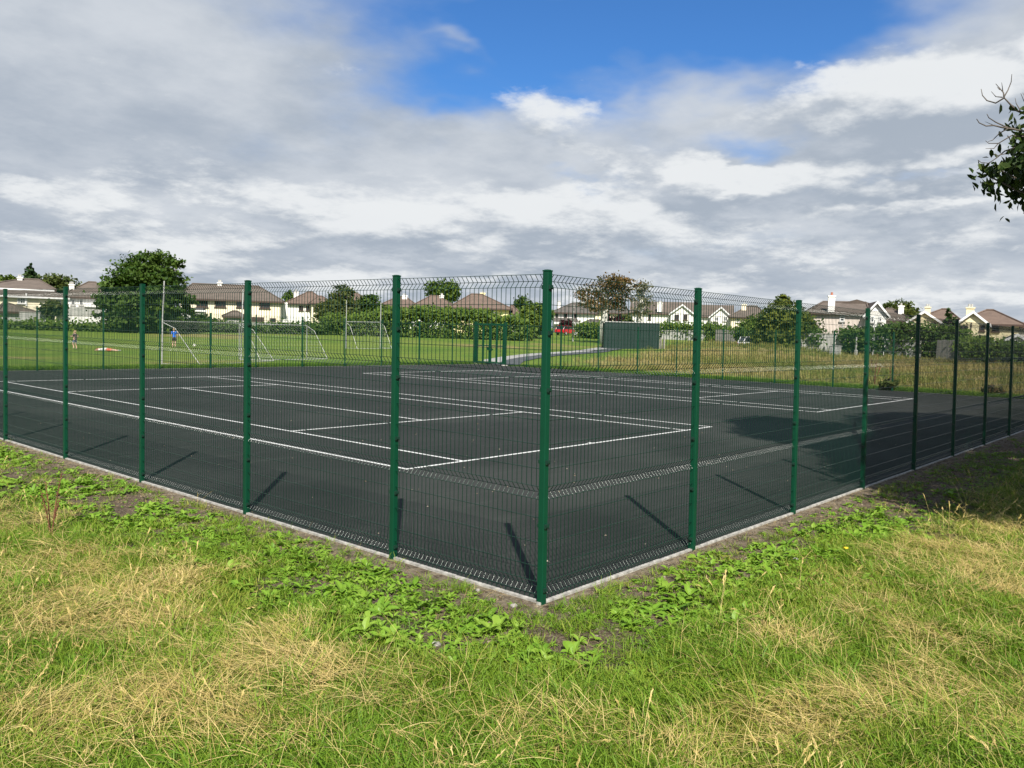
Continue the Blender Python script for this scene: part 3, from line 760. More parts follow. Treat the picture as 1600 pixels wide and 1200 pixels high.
x0, x1 = h.x(908), h.x(945); h.walls(x0, x1, h.z(507, 925), M['white'], 5.); h.hip(x0, x1, 0, 5, h.z(507, 925), h.z(500, 925, 2.5), h.x(920), h.x(936), M['roof3'], .25)
h = House('pale cream house mostly hidden behind the autumn tree', 950, 142, .0)
x0, x1 = h.x(926), h.x(985); ze = h.z(489, 955); h.walls(x0, x1, ze, M['cream'], 8.); h.hip(x0, x1, 0, 8, ze + .05, h.z(474, 955, 4), h.x(945, 4), h.x(965, 4), M['roof3']); h.window(946, 491, 953, 499, 0, 'brown_trim', 1); h.window(965, 491, 971, 499, 0, 'brown_trim', 1); h.chimney(968, 972, 470, 480, 3, M['white'], 1)

# H semi-detached pair with white gables
def gabled(lab, xm, R, xa, xb, ye, yr, g0, g1, gy, chim, wins, wallm, yaw=0., roofm='roof'):
    h = House(lab, xm, R, yaw)
    x0, x1 = h.x(xa), h.x(xb); ze = h.z(ye, xm)
    h.walls(x0, x1, ze, wallm, 8.); h.gable_roof(x0, x1, 0, 8., ze, h.z(yr, xm, 4), M[roofm], .35, 'x')
    ga, gb = h.x(g0, -1.5), h.x(g1, -1.5); zg = h.z(gy, (g0 + g1) / 2, -1.5); zge = h.z(ye, (g0 + g1) / 2, -1.5)
    h.walls(ga, gb, zge, wallm, 5.4, -1.5, 'gable_wall', zg - .05); h.gable_roof(ga, gb, -1.5, 3.6, zge, zg, M[roofm], .3, 'y', 'gable_roof')
    for c in chim: h.chimney(*c, wallm, 2)
    for w in wins: h.window(*w)
    return h
gabled('white gabled house with tall chimney directly behind the green container', 1040, 138, 985, 1087, 490, 473, 1048, 1083, 477, [(1027.5, 1034.5, 473, 487.5, -.2), (1067, 1073, 475, 482, 4.)],
       [(1013, 491.5, 1017, 499.5, 0, 'brown_trim', 0), (1054, 491.5, 1061, 500, -1.5, 'brown_trim', 1), (1068, 491.5, 1074, 500, -1.5, 'brown_trim', 1)], M['white'])
gabled('white gabled house right of the thick fence post, windows pale', 1115, 140, 1088, 1145, 495, 478, 1110, 1142.5, 481, [(1091, 1096, 474, 482, 4.)],
       [(1116, 495, 1122, 502, -1.5), (1130, 495, 1136, 502, -1.5)], M['white'])
h = House('low roofed cream house with squat chimney left of the golden conifer', 1168, 136)
x0, x1 = h.x(1142), h.x(1198); ze = h.z(496, 1168); h.walls(x0, x1, ze, M['cream'], 8.); h.hip(x0, x1, 0, 8, ze + .05, h.z(478.5, 1176, 4), h.x(1168, 4), h.x(1182, 4), M['roof']); h.chimney(1159, 1166, 475.5, 487, 2.5, M['cream'], 1); h.window(1150, 497, 1156, 504)

# J pink house
h = House('pinkish two storey house with tall white chimney and front gable', 1310, 92, .12)
x0, x1 = h.x(1266), h.x(1352); ze = h.z(489.5, 1310)
h.walls(x0, x1, ze, M['pink'], 8.); h.hip(x0, x1, 0, 8., ze + .05, h.z(472.5, 1310, 4), h.x(1284, 4), h.x(1352, 4), M['roof'], .35)
h.chimney(1294.5, 1303.5, 461.5, 487.5, -.25, M['white'], 1, 'pot')
h.window(1312, 494, 1319, 502.5, 0, 'paint_trim', 0, True)
x, zt = h.L(1315.5, 493.8); mb = MB(); mb.tube([(x - .28, -.05, zt), (x - .2, -.05, zt + .2), (x, -.05, zt + .3), (x + .2, -.05, zt + .2), (x + .28, -.05, zt)], .06, 5); mb.obj('arch', M['paint_trim'], h.root)
h.pipe(1316.5, 504, 522, 0, 'pipe', .05); h.pipe(1318.5, 490, 493, 0, 'pipe', .05)
mb = MB(); xa, za = h.L(1305, 515); xb, _ = h.L(1318, 515); mb.tube([(xa, -.1, za - .9), (xa, -.1, za), (xb, -.1, za), (xb, -.1, za - .9)], .05, 5); mb.obj('handrail', M['pipe'], h.root)
ga, gb = h.x(1352.5, -.8), h.x(1385, -.8); zg = h.z(473, 1368, -.8); zge = h.z(491, 1368, -.8)
h.walls(ga, gb, zge, M['white'], 8., -.8, 'gable_wall', zg - .05); h.gable_roof(ga, gb, -.8, 7.4, zge, zg, M['roof'], .3, 'y', 'gable_roof')
h.window(1360, 494, 1365.5, 504, -.8, 'paint_trim', 0); h.window(1373, 494, 1377.5, 503, -.8, 'paint_trim', 0)
mb = MB(); xc, zc = h.L(1338, 468, 4); mb.add([(xc - 1.6, 3.6, zc - .45), (xc, 3.6, zc), (xc + 1.6, 3.6, zc - .45), (xc - 1.6, 6, zc - .45), (xc, 6, zc), (xc + 1.6, 6, zc - .45)], [(0, 1, 2), (5, 4, 3), (0, 3, 4, 1), (1, 4, 5, 2), (2, 5, 3, 0)]); mb.obj('roof_crest', M['roof'], h.root)
h = House('white house with brown roof wedged between pink and yellow houses', 1402, 108, .1)
x0, x1 = h.x(1380), h.x(1424); ze = h.z(502, 1400); h.walls(x0, x1, ze, M['white'], 7.); h.hip(x0, x1, 0, 7, ze + .05, h.z(483, 1396, 3.5), h.x(1384, 3.5), h.x(1394, 3.5), M['roof']); h.chimney(1404, 1411.5, 477.5, 492, 2., M['white'], 1, 'kerb'); h.window(1386, 504, 1391, 510)
h = House('brown roofed garage below the pink house gable', 1404, 88, .05, 'shed', 'garage', 'sheds and outbuildings')
x0, x1 = h.x(1381), h.x(1426); h.walls(x0, x1, h.z(516, 1404), M['white'], 4.); h.hip(x0, x1, 0, 4, h.z(516, 1404), h.z(507, 1404, 2), h.x(1388), h.x(1424), M['roof'], .2)

# K, L yellow houses
def yellow(lab, xm, R, xa, xb, ye, yr, r0, r1, g0, g1, gy, chim, wins, yaw):
    h = House(lab, xm, R, yaw)
    x0, x1 = h.x(xa), h.x(xb); ze = h.z(ye, xm)
    h.walls(x0, x1, ze, M['yellow2'], 8.); h.hip(x0, x1, 0, 8., ze + .05, h.z(yr, (r0 + r1) / 2, 4), h.x(r0, 4), h.x(r1, 4), M['roof2'], .45)
    ga, gb = h.x(g0, -1.2), h.x(g1, -1.2); zg = h.z(gy, (g0 + g1) / 2, -1.2); zge = h.z(ye - 1, (g0 + g1) / 2, -1.2)
    h.walls(ga, gb, zge, M['yellow2'], 5.2, -1.2, 'gable_wall', zg - .05); h.gable_roof(ga, gb, -1.2, 3.9, zge, zg, M['roof2'], .3, 'y', 'gable_roof')
    h.chimney(*chim, M['yellow2'], 2)
    for w in wins: h.window(*w)
    return h
yellow('pale yellow house with white gable edge left of the spiky tree', 1460, 104, 1422, 1500, 505, 483.5, 1470, 1480, 1418, 1470, 488, (1445.5, 1453.5, 479.5, 488, 1.5), [(1427, 504, 1434, 511, -1.2), (1455, 504, 1462, 513, -1.2, 'brown_trim', 0)], .05)
h = yellow('pale yellow house with wide hipped roof at the far right', 1545, 94, 1499, 1593, 507, 485, 1540, 1552, 1496, 1544, 488.5, (1510, 1522, 480, 491, 1.2),
       [(1498, 508, 1512, 518, -1.2, 'brown_trim', 1), (1531, 508, 1538.5, 517, -1.2, 'brown_trim', 0), (1550, 508, 1561, 518.5, 0, 'brown_trim', 1)], .05)
h.pipe(1518, 504, 526, -1.2, 'brown_trim', .05); h.box('roof_ledge', M['paint_trim'], h.x(1498, -1.4), h.x(1512, -1.4), -1.9, -1.21, h.z(520.5, 1505, -1.4), h.z(519, 1505, -1.4))
h = House('white house with red roof cut by the right edge', 1606, 100, 0.)
x0, x1 = h.x(1592), h.x(1660); ze = h.z(511, 1600); h.walls(x0, x1, ze, M['white'], 8.); h.hip(x0, x1, 0, 8, ze, h.z(501, 1600, 4), h.x(1612, 4), h.x(1640, 4), M['roof2'])
for lab, xm, R, xa, xb, ye, yr in (('tiny white gabled shed under the far right yellow house', 1552, 86, 1532, 1566, 538.5, 533), ('white gabled shed with pale blue front at the right edge', 1590, 84, 1571, 1612, 534, 524.5), ('tiny white gabled porch left of the far right bushes', 1512, 87, 1507, 1516, 530, 522)):
    h = House(lab, xm, R, .1, 'shed', 'shed', 'sheds and outbuildings')
    x0, x1 = h.x(xa), h.x(xb); ze = h.z(ye, xm); zr = h.z(yr, xm); h.walls(x0, x1, ze, M['white'], 3.5, 0., 'wall', zr - .05); h.gable_roof(x0, x1, 0, 3.5, ze, zr, M['darkroof'], .18, 'y')

# ------------------------------------------------------------------ green container
h = House('dark green corrugated steel container standing in the rough grass', 987, 83, .10, 'container', 'container', None) if False else None
p = at(987, 83); d = ray(987, 525); ang = math.atan2(d[1], d[0]) - math.pi / 2 + .12
ct = thing('container', 'dark green corrugated steel container standing in the rough grass', 'container', p, ang)
CW, CD, CH = 5.35, 2.3, hz(987, 504, 83) - p.z
mb = MB()
def corr(mb, a, b_, z0, z1, nrm, n):
    a = np.array(a); b_ = np.array(b_); nr = np.array(nrm); vs = []; fs = []; k = 0
    for i in range(n):
        for f_, o_ in ((0., 0.), (.35, 0.), (.5, .035), (.85, .035)):
            q = a + (b_ - a) * (i + f_) / n + nr * o_; vs += [(q[0], q[1], z0), (q[0], q[1], z1)]
    q = b_; vs += [(q[0], q[1], z0), (q[0], q[1], z1)]
    for i in range(len(vs) // 2 - 1): fs.append((2 * i, 2 * i + 2, 2 * i + 3, 2 * i + 1))
    mb.add(vs, fs)
x0, x1 = -CW / 2, CW / 2
corr(mb, (x0, 0), (x1, 0), .1, CH - .1, (0, -1), 24); corr(mb, (x1, 0), (x1, CD), .1, CH - .1, (1, 0), 10); corr(mb, (x0, CD), (x0, 0), .1, CH - .1, (-1, 0), 10); corr(mb, (x1, CD), (x0, CD), .1, CH - .1, (0, 1), 24)
mb.obj('side_panel', M['container'], ct)
mb = MB()
for xx in (x0 - .04, x1 - .06):
    for yy in (-.05, CD - .05): cbox(mb, xx, xx + .1, yy, yy + .1, -.3, CH)
cbox(mb, x0 + .06, x1 - .06, -.045, .05, CH - .1, CH - .002); cbox(mb, x0 + .06, x1 - .06, -.045, .05, -.3, .1)
mb.obj('frame', M['container'], ct)
mb = MB(); cbox(mb, x0 - .06, x1 + .06, -.08, CD + .08, CH, CH + .06); mb.obj('roof', M['pipe'], ct)

# ------------------------------------------------------------------ garden walls, board fences
def wall_run(label, pts, R0, R1, yt, m, name='garden_wall', th=.2, group='garden walls at the field edge', cat='wall', slats=0):
    """pts = columns of the two ends; yt = picture height of its top there"""
    a, b_ = at(pts[0], R0), at(pts[1], R1)
    za, zb = hz(pts[0], yt[0], R0), hz(pts[1], yt[1], R1)
    d = (b_ - a); d.z = 0; Ln = d.length; root = thing(name, label, cat, a, math.atan2(d.y, d.x), group)
    ha, hb = za - a.z, zb - a.z
    n = max(1, int(Ln / 3.0))
    if slats:
        k = int(Ln / .16); 
        pm = MB(); 
        for i in range(k):
            x = Ln * i / k; t = (ha + (hb - ha) * i / k) + .03 * math.sin(i * 5.1)
            mb = MB(); mb.box((x, -.02, -.6), (x + Ln / k - .012, .005, t)); mb.obj('slat', m, root)
        mb = MB(); mb.box((0, .006, .35), (Ln, .06, .45)); mb.box((0, .006, ha - .4), (Ln, .06, ha - .3)); mb.obj('rail', m, root)
        return root
    for i in range(n):
        x0_, x1_ = Ln * i / n, Ln * (i + 1) / n; t0 = ha + (hb - ha) * i / n; t1 = ha + (hb - ha) * (i + 1) / n
        mb = MB(); mb.add([(x0_, 0, -1), (x1_ - .02, 0, -1), (x1_ - .02, th, -1), (x0_, th, -1), (x0_, 0, t0), (x1_ - .02, 0, t1), (x1_ - .02, th, t1), (x0_, th, t0)], [(3, 2, 1, 0), (4, 5, 6, 7), (0, 1, 5, 4), (1, 2, 6, 5), (2, 3, 7, 6), (3, 0, 4, 7)])
        mb.obj('wall_panel', m, root)
    mb = MB()
    mb.add([(0, -.04, ha + .004), (Ln, -.04, hb + .004), (Ln, th + .04, hb + .004), (0, th + .04, ha + .004), (0, -.04, ha + .09), (Ln, -.04, hb + .09), (Ln, th + .04, hb + .09), (0, th + .04, ha + .09)], [(3, 2, 1, 0), (4, 5, 6, 7), (0, 1, 5, 4), (1, 2, 6, 5), (2, 3, 7, 6), (3, 0, 4, 7)]); mb.obj('coping', M['kerb'], root)
    return root
wall_run('grey rendered garden wall below the farthest left house', (30, 86), 98, 98, (488, 490), M['greywall'])
wall_run('pale painted garden wall left of the big dark tree', (88, 175), 97, 96, (493, 495), M['white'])
wall_run('low grey block wall under the big dark tree', (168, 300), 96, 100, (494, 499), M['greywall'])
wall_run('grey garden wall running behind the wide white goal', (300, 455), 102, 108, (503, 505), M['greywall'])
wall_run('white capped roadside wall between red car and container', (898, 946), 120, 118, (507.5, 508), M['greywall'])
wall_run('grey board fence below the pale windowed gable', (1118, 1150), 112, 110, (515, 516), M['wood'], 'board_fence', slats=1, cat='fence', group='board fences at the field edge')
wall_run('grey garden wall below the pink house', (1236, 1320), 86, 86, (522, 523), M['greywall'])
wall_run('grey board fence between hedge and far right bushes', (1464, 1516), 82, 80, (531, 532), M['wood'], 'board_fence', slats=1, cat='fence', group='board fences at the field edge')
wall_run('grey block wall in front of the right hand hedge', (1384, 1440), 84, 83, (533, 534), M['greywall'])
wall_run('low grey wall below the white shed at the right edge', (1556, 1640), 79, 78, (546, 548), M['greywall'])
wall_run('low grey wall in the gap beside the container', (1034, 1100), 118, 116, (517, 517), M['greywall'])

# ------------------------------------------------------------------ trees, bushes, hedges
def leaf_cloud(pts, size, rng, droop=.2, aspect=1.7, tint=None, nrm=None):
    """a mesh of small bent leaf faces at pts"""
    n = len(pts)
    a = rng.rand(n) * 2 * np.pi; tilt = rng.normal(-droop, .5, n)
    dx = np.stack([np.cos(a) * np.cos(tilt), np.sin(a) * np.cos(tilt), np.sin(tilt)], -1)
    rnd = rng.normal(0, 1, (n, 3)); rnd[:, 2] += .6
    if nrm is not None: rnd = rnd * .6 + nrm * 1.2
    w = np.cross(dx, rnd); w /= np.linalg.norm(w, axis=1)[:, None] + 1e-9
    up = np.cross(w, dx)
    s = size * rng.uniform(.6, 1.35, n)[:, None]
    p0 = pts - dx * s * .5; p2 = pts + dx * s * .5 - np.array([0, 0, 1]) * s * .12
    p1 = pts + w * s * .5 / aspect + up * s * .06; p3 = pts - w * s * .5 / aspect + up * s * .06
    V = np.stack([p0, p1, p2, p3], 1).reshape(-1, 3)
    Fc = np.arange(n * 4).reshape(n, 4)
    T = rng.rand(n) if tint is None else np.clip(tint + rng.normal(0, .22, n), 0, 1)
    return V, Fc, T
def leaf_oval(pts, size, rng, droop, aspect, tint):
    n = len(pts); a = rng.rand(n) * 2 * np.pi; tilt = rng.normal(-droop, .45, n)
    dx = np.stack([np.cos(a) * np.cos(tilt), np.sin(a) * np.cos(tilt), np.sin(tilt)], -1); rnd = rng.normal(0, 1, (n, 3)); rnd[:, 2] += .5
    w = np.cross(dx, rnd); w /= np.linalg.norm(w, axis=1)[:, None] + 1e-9; up = np.cross(w, dx); s = size * rng.uniform(.55, 1.3, n)[:, None]; h = s * .5 / aspect
    P_ = [pts - dx * s * .5, pts - dx * s * .22 + w * h * .85 + up * s * .05, pts + dx * s * .15 + w * h + up * s * .05, pts + dx * s * .5 - up * s * .10, pts + dx * s * .15 - w * h + up * s * .05, pts - dx * s * .22 - w * h * .85 + up * s * .05]
    return np.stack(P_, 1).reshape(-1, 3), np.arange(n * 6).reshape(n, 6), np.clip(tint + rng.normal(0, .22, n), 0, 1)
def leaves_obj(name, V, Fc, T, m, parent, kind=None):
    me = bpy.data.meshes.new(name); me.vertices.add(len(V)); me.vertices.foreach_set('co', V.ravel())
    k = Fc.shape[1]; me.loops.add(Fc.size); me.loops.foreach_set('vertex_index', Fc.ravel().astype(np.int32))
    me.polygons.add(len(Fc)); me.polygons.foreach_set('loop_start', np.arange(0, Fc.size, k, dtype=np.int32)); 
    me.update(calc_edges=True)
    at_ = me.attributes.new('tint', 'FLOAT', 'FACE'); at_.data.foreach_set('value', T.astype(np.float32))
    me.materials.append(m)
    o = link(name, me, parent)
    if kind: o['kind'] = kind
    return o
def blob_points(blobs, n, rng, shell=.55, clump=.32, per=26):
    """points gathered in twig-sized clumps near the surface of a union of ellipsoids"""
    vol = np.array([b[3] * b[4] * b[5] for b in blobs]) ** .67; vol /= vol.sum()
    nc = max(8, n // per); out_, tn, nm = [], [], []
    for i in range(nc):
        b = blobs[rng.choice(len(blobs), p=vol)]
        d = rng.normal(0, 1, 3); d /= np.linalg.norm(d); r = shell + (1 - shell) * rng.rand() ** .6
        r *= 1 + .16 * math.sin(d[0] * 5 + b[0]) * math.cos(d[2] * 6 + b[1])
        c = np.array(b[:3]) + d * r * np.array(b[3:6])
        sc = clump * (np.array(b[3:6]).mean()) * rng.uniform(.5, 1.2)
        q = c + rng.normal(0, 1, (per, 3)) * np.array([sc, sc, sc * .55])
        out_.append(q); tn.append(np.full(per, rng.rand() * .8 + .1)); nm.append(np.tile(d, (per, 1)))
    return np.concatenate(out_), np.concatenate(tn), np.concatenate(nm)
def tree(label, px, R, py_top, half_px, kind, n, leaf, shape='round', py_base=None, trunk_r=.25, barkm='bark', cb=.28, seed=1, name='tree', cat='tree', group='trees behind the field', lean=0., shell=.5, clump=.30, density=1.):
    rng = np.random.RandomState(seed * 17 + 3)
    p = at(px, R); top = hz(px, py_top, R) - p.z; w = half_px / F * R; root = thing(name, label, cat, p, 0, group)
    rt = Vector((RH[0], RH[1], 0))
    z0 = top * cb; H = top - z0; blobs = []
    k = lambda lx, ly, z, rx, ry, rz: blobs.append((rt.x * (lx + lean * z) - rt.y * ly, rt.y * (lx + lean * z) + rt.x * ly, z, rx, ry, rz))
    if shape == 'round':
        k(0, 0, z0 + H * .55, w * .72, w * .72, H * .43)
        for i in range(7):
            a = i * 2.4; k(math.cos(a) * w * .55, math.sin(a) * w * .55, z0 + H * rng.uniform(.28, .72), w * .45, w * .45, H * .27)
    elif shape == 'wide':
        k(0, 0, z0 + H * .4, w * .8, w * .7, H * .4)
        for i in range(9):
            a = i * 2.4; k(math.cos(a) * w * .6, math.sin(a) * w * .5, z0 + H * rng.uniform(.12, .55), w * .42, w * .4, H * .25)
        k(w * .2, 0, z0 + H * .75, w * .45, w * .4, H * .25)
    elif shape == 'cone':
        for i in range(8):
            f = i / 7; k(rng.uniform(-.1, .1) * w, 0, z0 + H * (.08 + .82 * f), w * (1 - f) ** .8 * .85 + .22, w * (1 - f) ** .8 * .85 + .22, H * .11)
    elif shape == 'egg':
        for i in range(7):
            f = i / 6; rr = w * max(.16, 1.05 * math.sin(math.pi * min(1, .34 + .60 * f)) ** .8); k(rng.uniform(-.12, .12) * w, 0, z0 + H * (.08 + .78 * f), rr, rr, H * .15)
    pts, tn, nm = blob_points(blobs, int(n * 1.5), rng, shell, clump * .8, 14)
    ok = pts[:, 2] > .1
    V, Fc, T = leaf_cloud(pts[ok], leaf, rng, .25, 1.5, tn[ok], nm[ok]); leaves_obj('crown', V, Fc, T, L[kind], root)
    mb = MB(); tp = [(0, 0, -.4), (0, 0, top * .15), (rt.x * lean * top * .4, rt.y * lean * top * .4, top * .45), (rt.x * lean * top * .8, rt.y * lean * top * .8, top * .8)]
    mb.tube(tp, [trunk_r * 1.25, trunk_r, trunk_r * .7, trunk_r * .2], 8)
    tr = mb.obj('trunk', M[barkm], root, True)
    mb = MB()
    for i in range(9):
        b = blobs[i % len(blobs)]; zz = top * (.25 + .05 * i); q = Vector((rt.x * lean * zz, rt.y * lean * zz, zz)); e = Vector(b[:3]) + Vector(rng.normal(0, .2 * w, 3))
        m_ = (q + e) / 2 + Vector((0, 0, .3)); mb.tube([q, m_, e], [trunk_r * .4, trunk_r * .28, trunk_r * .08], 5)
    mb.obj('limb', M[barkm], tr, True)
    return root
# big dark tree made by hand: crown leaning up to the right
def big_tree():
    rng = np.random.RandomState(5); R = 92; px = 215; p = at(px, R); root = thing('tree', 'big dark green tree with spreading crown left of the goal', 'tree', p, 0, 'trees behind the field')
    blobs = []
    for (x, y, rx, ry) in ((236, 412, 34, 20), (222, 432, 44, 26), (196, 452, 36, 24), (250, 450, 34, 30), (215, 476, 52, 30), (258, 478, 28, 24), (180, 470, 22, 20), (266, 414, 13, 9), (205, 500, 40, 16), (246, 500, 34, 15), (275, 492, 14, 14), (172, 494, 12, 14)):
        s = R / F; lx = (x - px) * s
        for ly, sc in ((-1.2, .8), (1.6, .9)): blobs.append((RH[0] * lx + HD[0] * ly, RH[1] * lx + HD[1] * ly, hz(x, y, R) - p.z, rx * s * sc, rx * s * sc, ry * s * sc))
    pts, tn, nm = blob_points(blobs, 24000, rng, .40, .20, 26); ok = pts[:, 2] > .2
    V, Fc, T = leaf_cloud(pts[ok], .36, rng, .3, 1.5, tn[ok], nm[ok]); leaves_obj('crown', V, Fc, T, L['dark'], root)
    mb = MB(); mb.tube([(0, 0, -.4), (.05, 0, 1.2), (.1, .1, 3.2), (.4, -.2, 6)], [.5, .4, .3, .1], 9); tr = mb.obj('trunk', M['bark'], root, True)
    mb = MB()
    for i in range(12):
        b = blobs[(i * 5) % len(blobs)]; q = Vector((.05, 0, 1.2 + .25 * i)); e = Vector(b[:3]); mb.tube([q, (q + e) / 2 + Vector((0, 0, .4)), e], [.17, .11, .04], 5)
    mb.obj('limb', M['bark'], tr, True)
big_tree()
tree('small conifer rising behind the farthest left roof', 48, 135, 411, 16, 'conifer', 1800, .5, 'cone', cb=.3, seed=2)
tree('light green bush at the left edge behind the chimney', 8, 130, 431, 26, 'bright', 1800, .45, 'round', cb=.35, seed=3)
tree('rounded rust green tree behind the second chimney on the left', 92, 150, 429, 32, 'olive', 2600, .5, 'round', cb=.3, seed=4)
tree('thin brown leaved shrub at the corner of the left garden wall', 84, 97, 468, 17, 'olive', 1500, .32, 'round', cb=.25, seed=5, trunk_r=.12)
tree('low treetop showing over the roof of the long terrace', 292, 150, 442, 22, 'olive', 900, .5, 'round', cb=.4, seed=6)
tree('tall olive green tree between goal posts and white house', 530, 112, 444, 36, 'olive', 6000, .40, 'wide', cb=.10, seed=7)
tree('dark green bushy tree right of the olive tree', 576, 116, 459, 24, 'dark', 3000, .40, 'round', cb=.12, seed=8)
tree('lower olive bush spreading behind the distant goal', 600, 108, 478, 22, 'mid', 2200, .4, 'round', cb=.05, seed=9)
tree('small tree above the roof left of the olive tree', 451, 150, 452, 9, 'mid', 700, .45, 'round', cb=.4, seed=10)
tree('round full treetop rising behind two brown roofs', 690, 158, 436, 27, 'mid', 3200, .50, 'round', cb=.35, seed=11)
tree('small yellow green sapling in front of the brown roofs', 698, 112, 473, 13, 'bright', 1100, .34, 'round', cb=.3, seed=12)
tree('dark green tree peeping up left of the corner post', 816, 132, 459, 17, 'dark', 1500, .42, 'round', cb=.2, seed=13)
tree('bright green tree just left of the corner post', 836, 106, 472, 26, 'bright', 4200, .36, 'round', cb=.10, seed=14)
tree('small dark bush against the yellow house wall', 815, 112, 492, 12, 'mid', 1200, .34, 'round', cb=.08, seed=15)
tree('golden topped dense conifer behind the tall thin grass', 1226, 88, 459, 42, 'goldtop', 9000, .34, 'egg', cb=.04, seed=16, shell=.55, clump=.22)
tree('yellow green bush left of the golden conifer', 1172, 100, 494, 24, 'bright', 2600, .34, 'round', cb=.05, seed=17)
tree('rounded green bush beside the conifer foot', 1192, 97, 490, 20, 'mid', 2200, .34, 'round', cb=.05, seed=18)
tree('tree behind the chimney between pink and yellow houses', 1402, 150, 469, 26, 'olive', 1800, .5, 'round', cb=.3, seed=19)
tree('dark spiky tree in front of the yellow houses', 1481, 92, 482, 16, 'conifer', 1500, .34, 'cone', cb=.12, seed=20)
tree('green bush behind the left end of right hand hedge', 1256, 96, 484, 22, 'olive', 2200, .36, 'round', cb=.06, seed=21)
tree('dark green bushes between the two distant sheds', 1530, 84, 523, 17, 'mid', 1500, .30, 'round', cb=.04, seed=22)
tree('dark leafy bush below the right edge shed', 1578, 80, 532, 22, 'dark', 1500, .30, 'round', cb=.04, seed=23)
tree('small garden bush below the pale windowed gable', 1113, 118, 503, 12, 'mid', 1100, .34, 'round', cb=.04, seed=24)
tree('purple leaved bush above the red car', 884, 130, 499, 12, 'purple', 1300, .36, 'round', cb=.05, seed=25)
tree('purple leaved bush behind the container', 958, 120, 492, 15, 'purple', 1300, .36, 'round', cb=.05, seed=26)
tree('olive bush just over the container roof', 978, 124, 489, 12, 'olive', 1000, .36, 'round', cb=.05, seed=27)
tree('round green garden tree behind the wide goal', 315, 103, 492, 27, 'dark', 2200, .34, 'round', cb=.05, seed=28)

# autumn tree with a pale trunk
def autumn(label, px, R, trunk_px, blobs_px, n, leaf, kind, seed, forks):
    rng = np.random.RandomState(seed); p = at(px, R); root = thing('tree', label, 'tree', p, 0, 'trees behind the field'); s = R / F; blobs = []
    loc = lambda x, y, ly=0.: Vector((RH[0] * (x - px) * s + HD[0] * ly, RH[1] * (x - px) * s + HD[1] * ly, hz(x, y, R) - p.z))
    for (x, y, rx, ry) in blobs_px:
        q = loc(x, y, rng.uniform(-1, 1)); blobs.append((q.x, q.y, q.z, rx * s, rx * s, ry * s))
    pts, tn, nm = blob_points(blobs, n, rng, .25, .22, 14)
    V, Fc, T = leaf_cloud(pts, leaf, rng, .3, 1.6, tn); leaves_obj('crown', V, Fc, T, L[kind], root)
    mb = MB(); mb.tube([(0, 0, -.4)] + [loc(x, y) for x, y in trunk_px], [.50, .42, .36, .28, .12][:len(trunk_px) + 1], 8); tr = mb.obj('trunk', M['palebark'], root, True)
    mb = MB()
    for (xa, ya, xb, yb) in forks:
        a = loc(xa, ya); e = loc(xb, yb, rng.uniform(-1.5, 1.5)); m_ = (a + e) / 2 + Vector((0, 0, .35)); mb.tube([a, m_, e], [.15, .10, .03], 5)
        for j in range(4):
            f = loc(xb + rng.uniform(-16, 16), yb + rng.uniform(-14, 6), rng.uniform(-1.5, 1.5)); mb.tube([m_, e * .5 + m_ * .5, f], [.06, .045, .015], 4)
    mb.obj('limb', M['palebark'], tr, True)
autumn('spreading tree with rusty leaves and pale trunk beside the container', 942, 96, [(942, 505), (944, 488), (945, 470), (948, 448)],
       [(950, 440, 28, 12), (925, 458, 26, 14), (955, 458, 32, 18), (912, 468, 17, 12), (970, 448, 22, 12), (930, 478, 22, 10), (962, 474, 24, 12), (985, 442, 12, 7)], 4600, .28, 'autumn', 31,
       [(944, 488, 915, 465), (944, 485, 970, 462), (945, 475, 930, 450), (945, 470, 962, 445), (944, 480, 985, 445), (943, 492, 905, 472), (944, 486, 952, 458)])
autumn('thin sparse tree with bare forking twigs behind the container', 998, 104, [(998, 500), (1000, 480), (1002, 455)],
       [(1002, 448, 14, 10), (995, 465, 12, 14), (1008, 472, 12, 14), (998, 486, 12, 12)], 1300, .26, 'pale', 33,
       [(998, 500, 988, 470), (999, 498, 1012, 470), (1000, 488, 1006, 448), (1000, 480, 994, 452)])

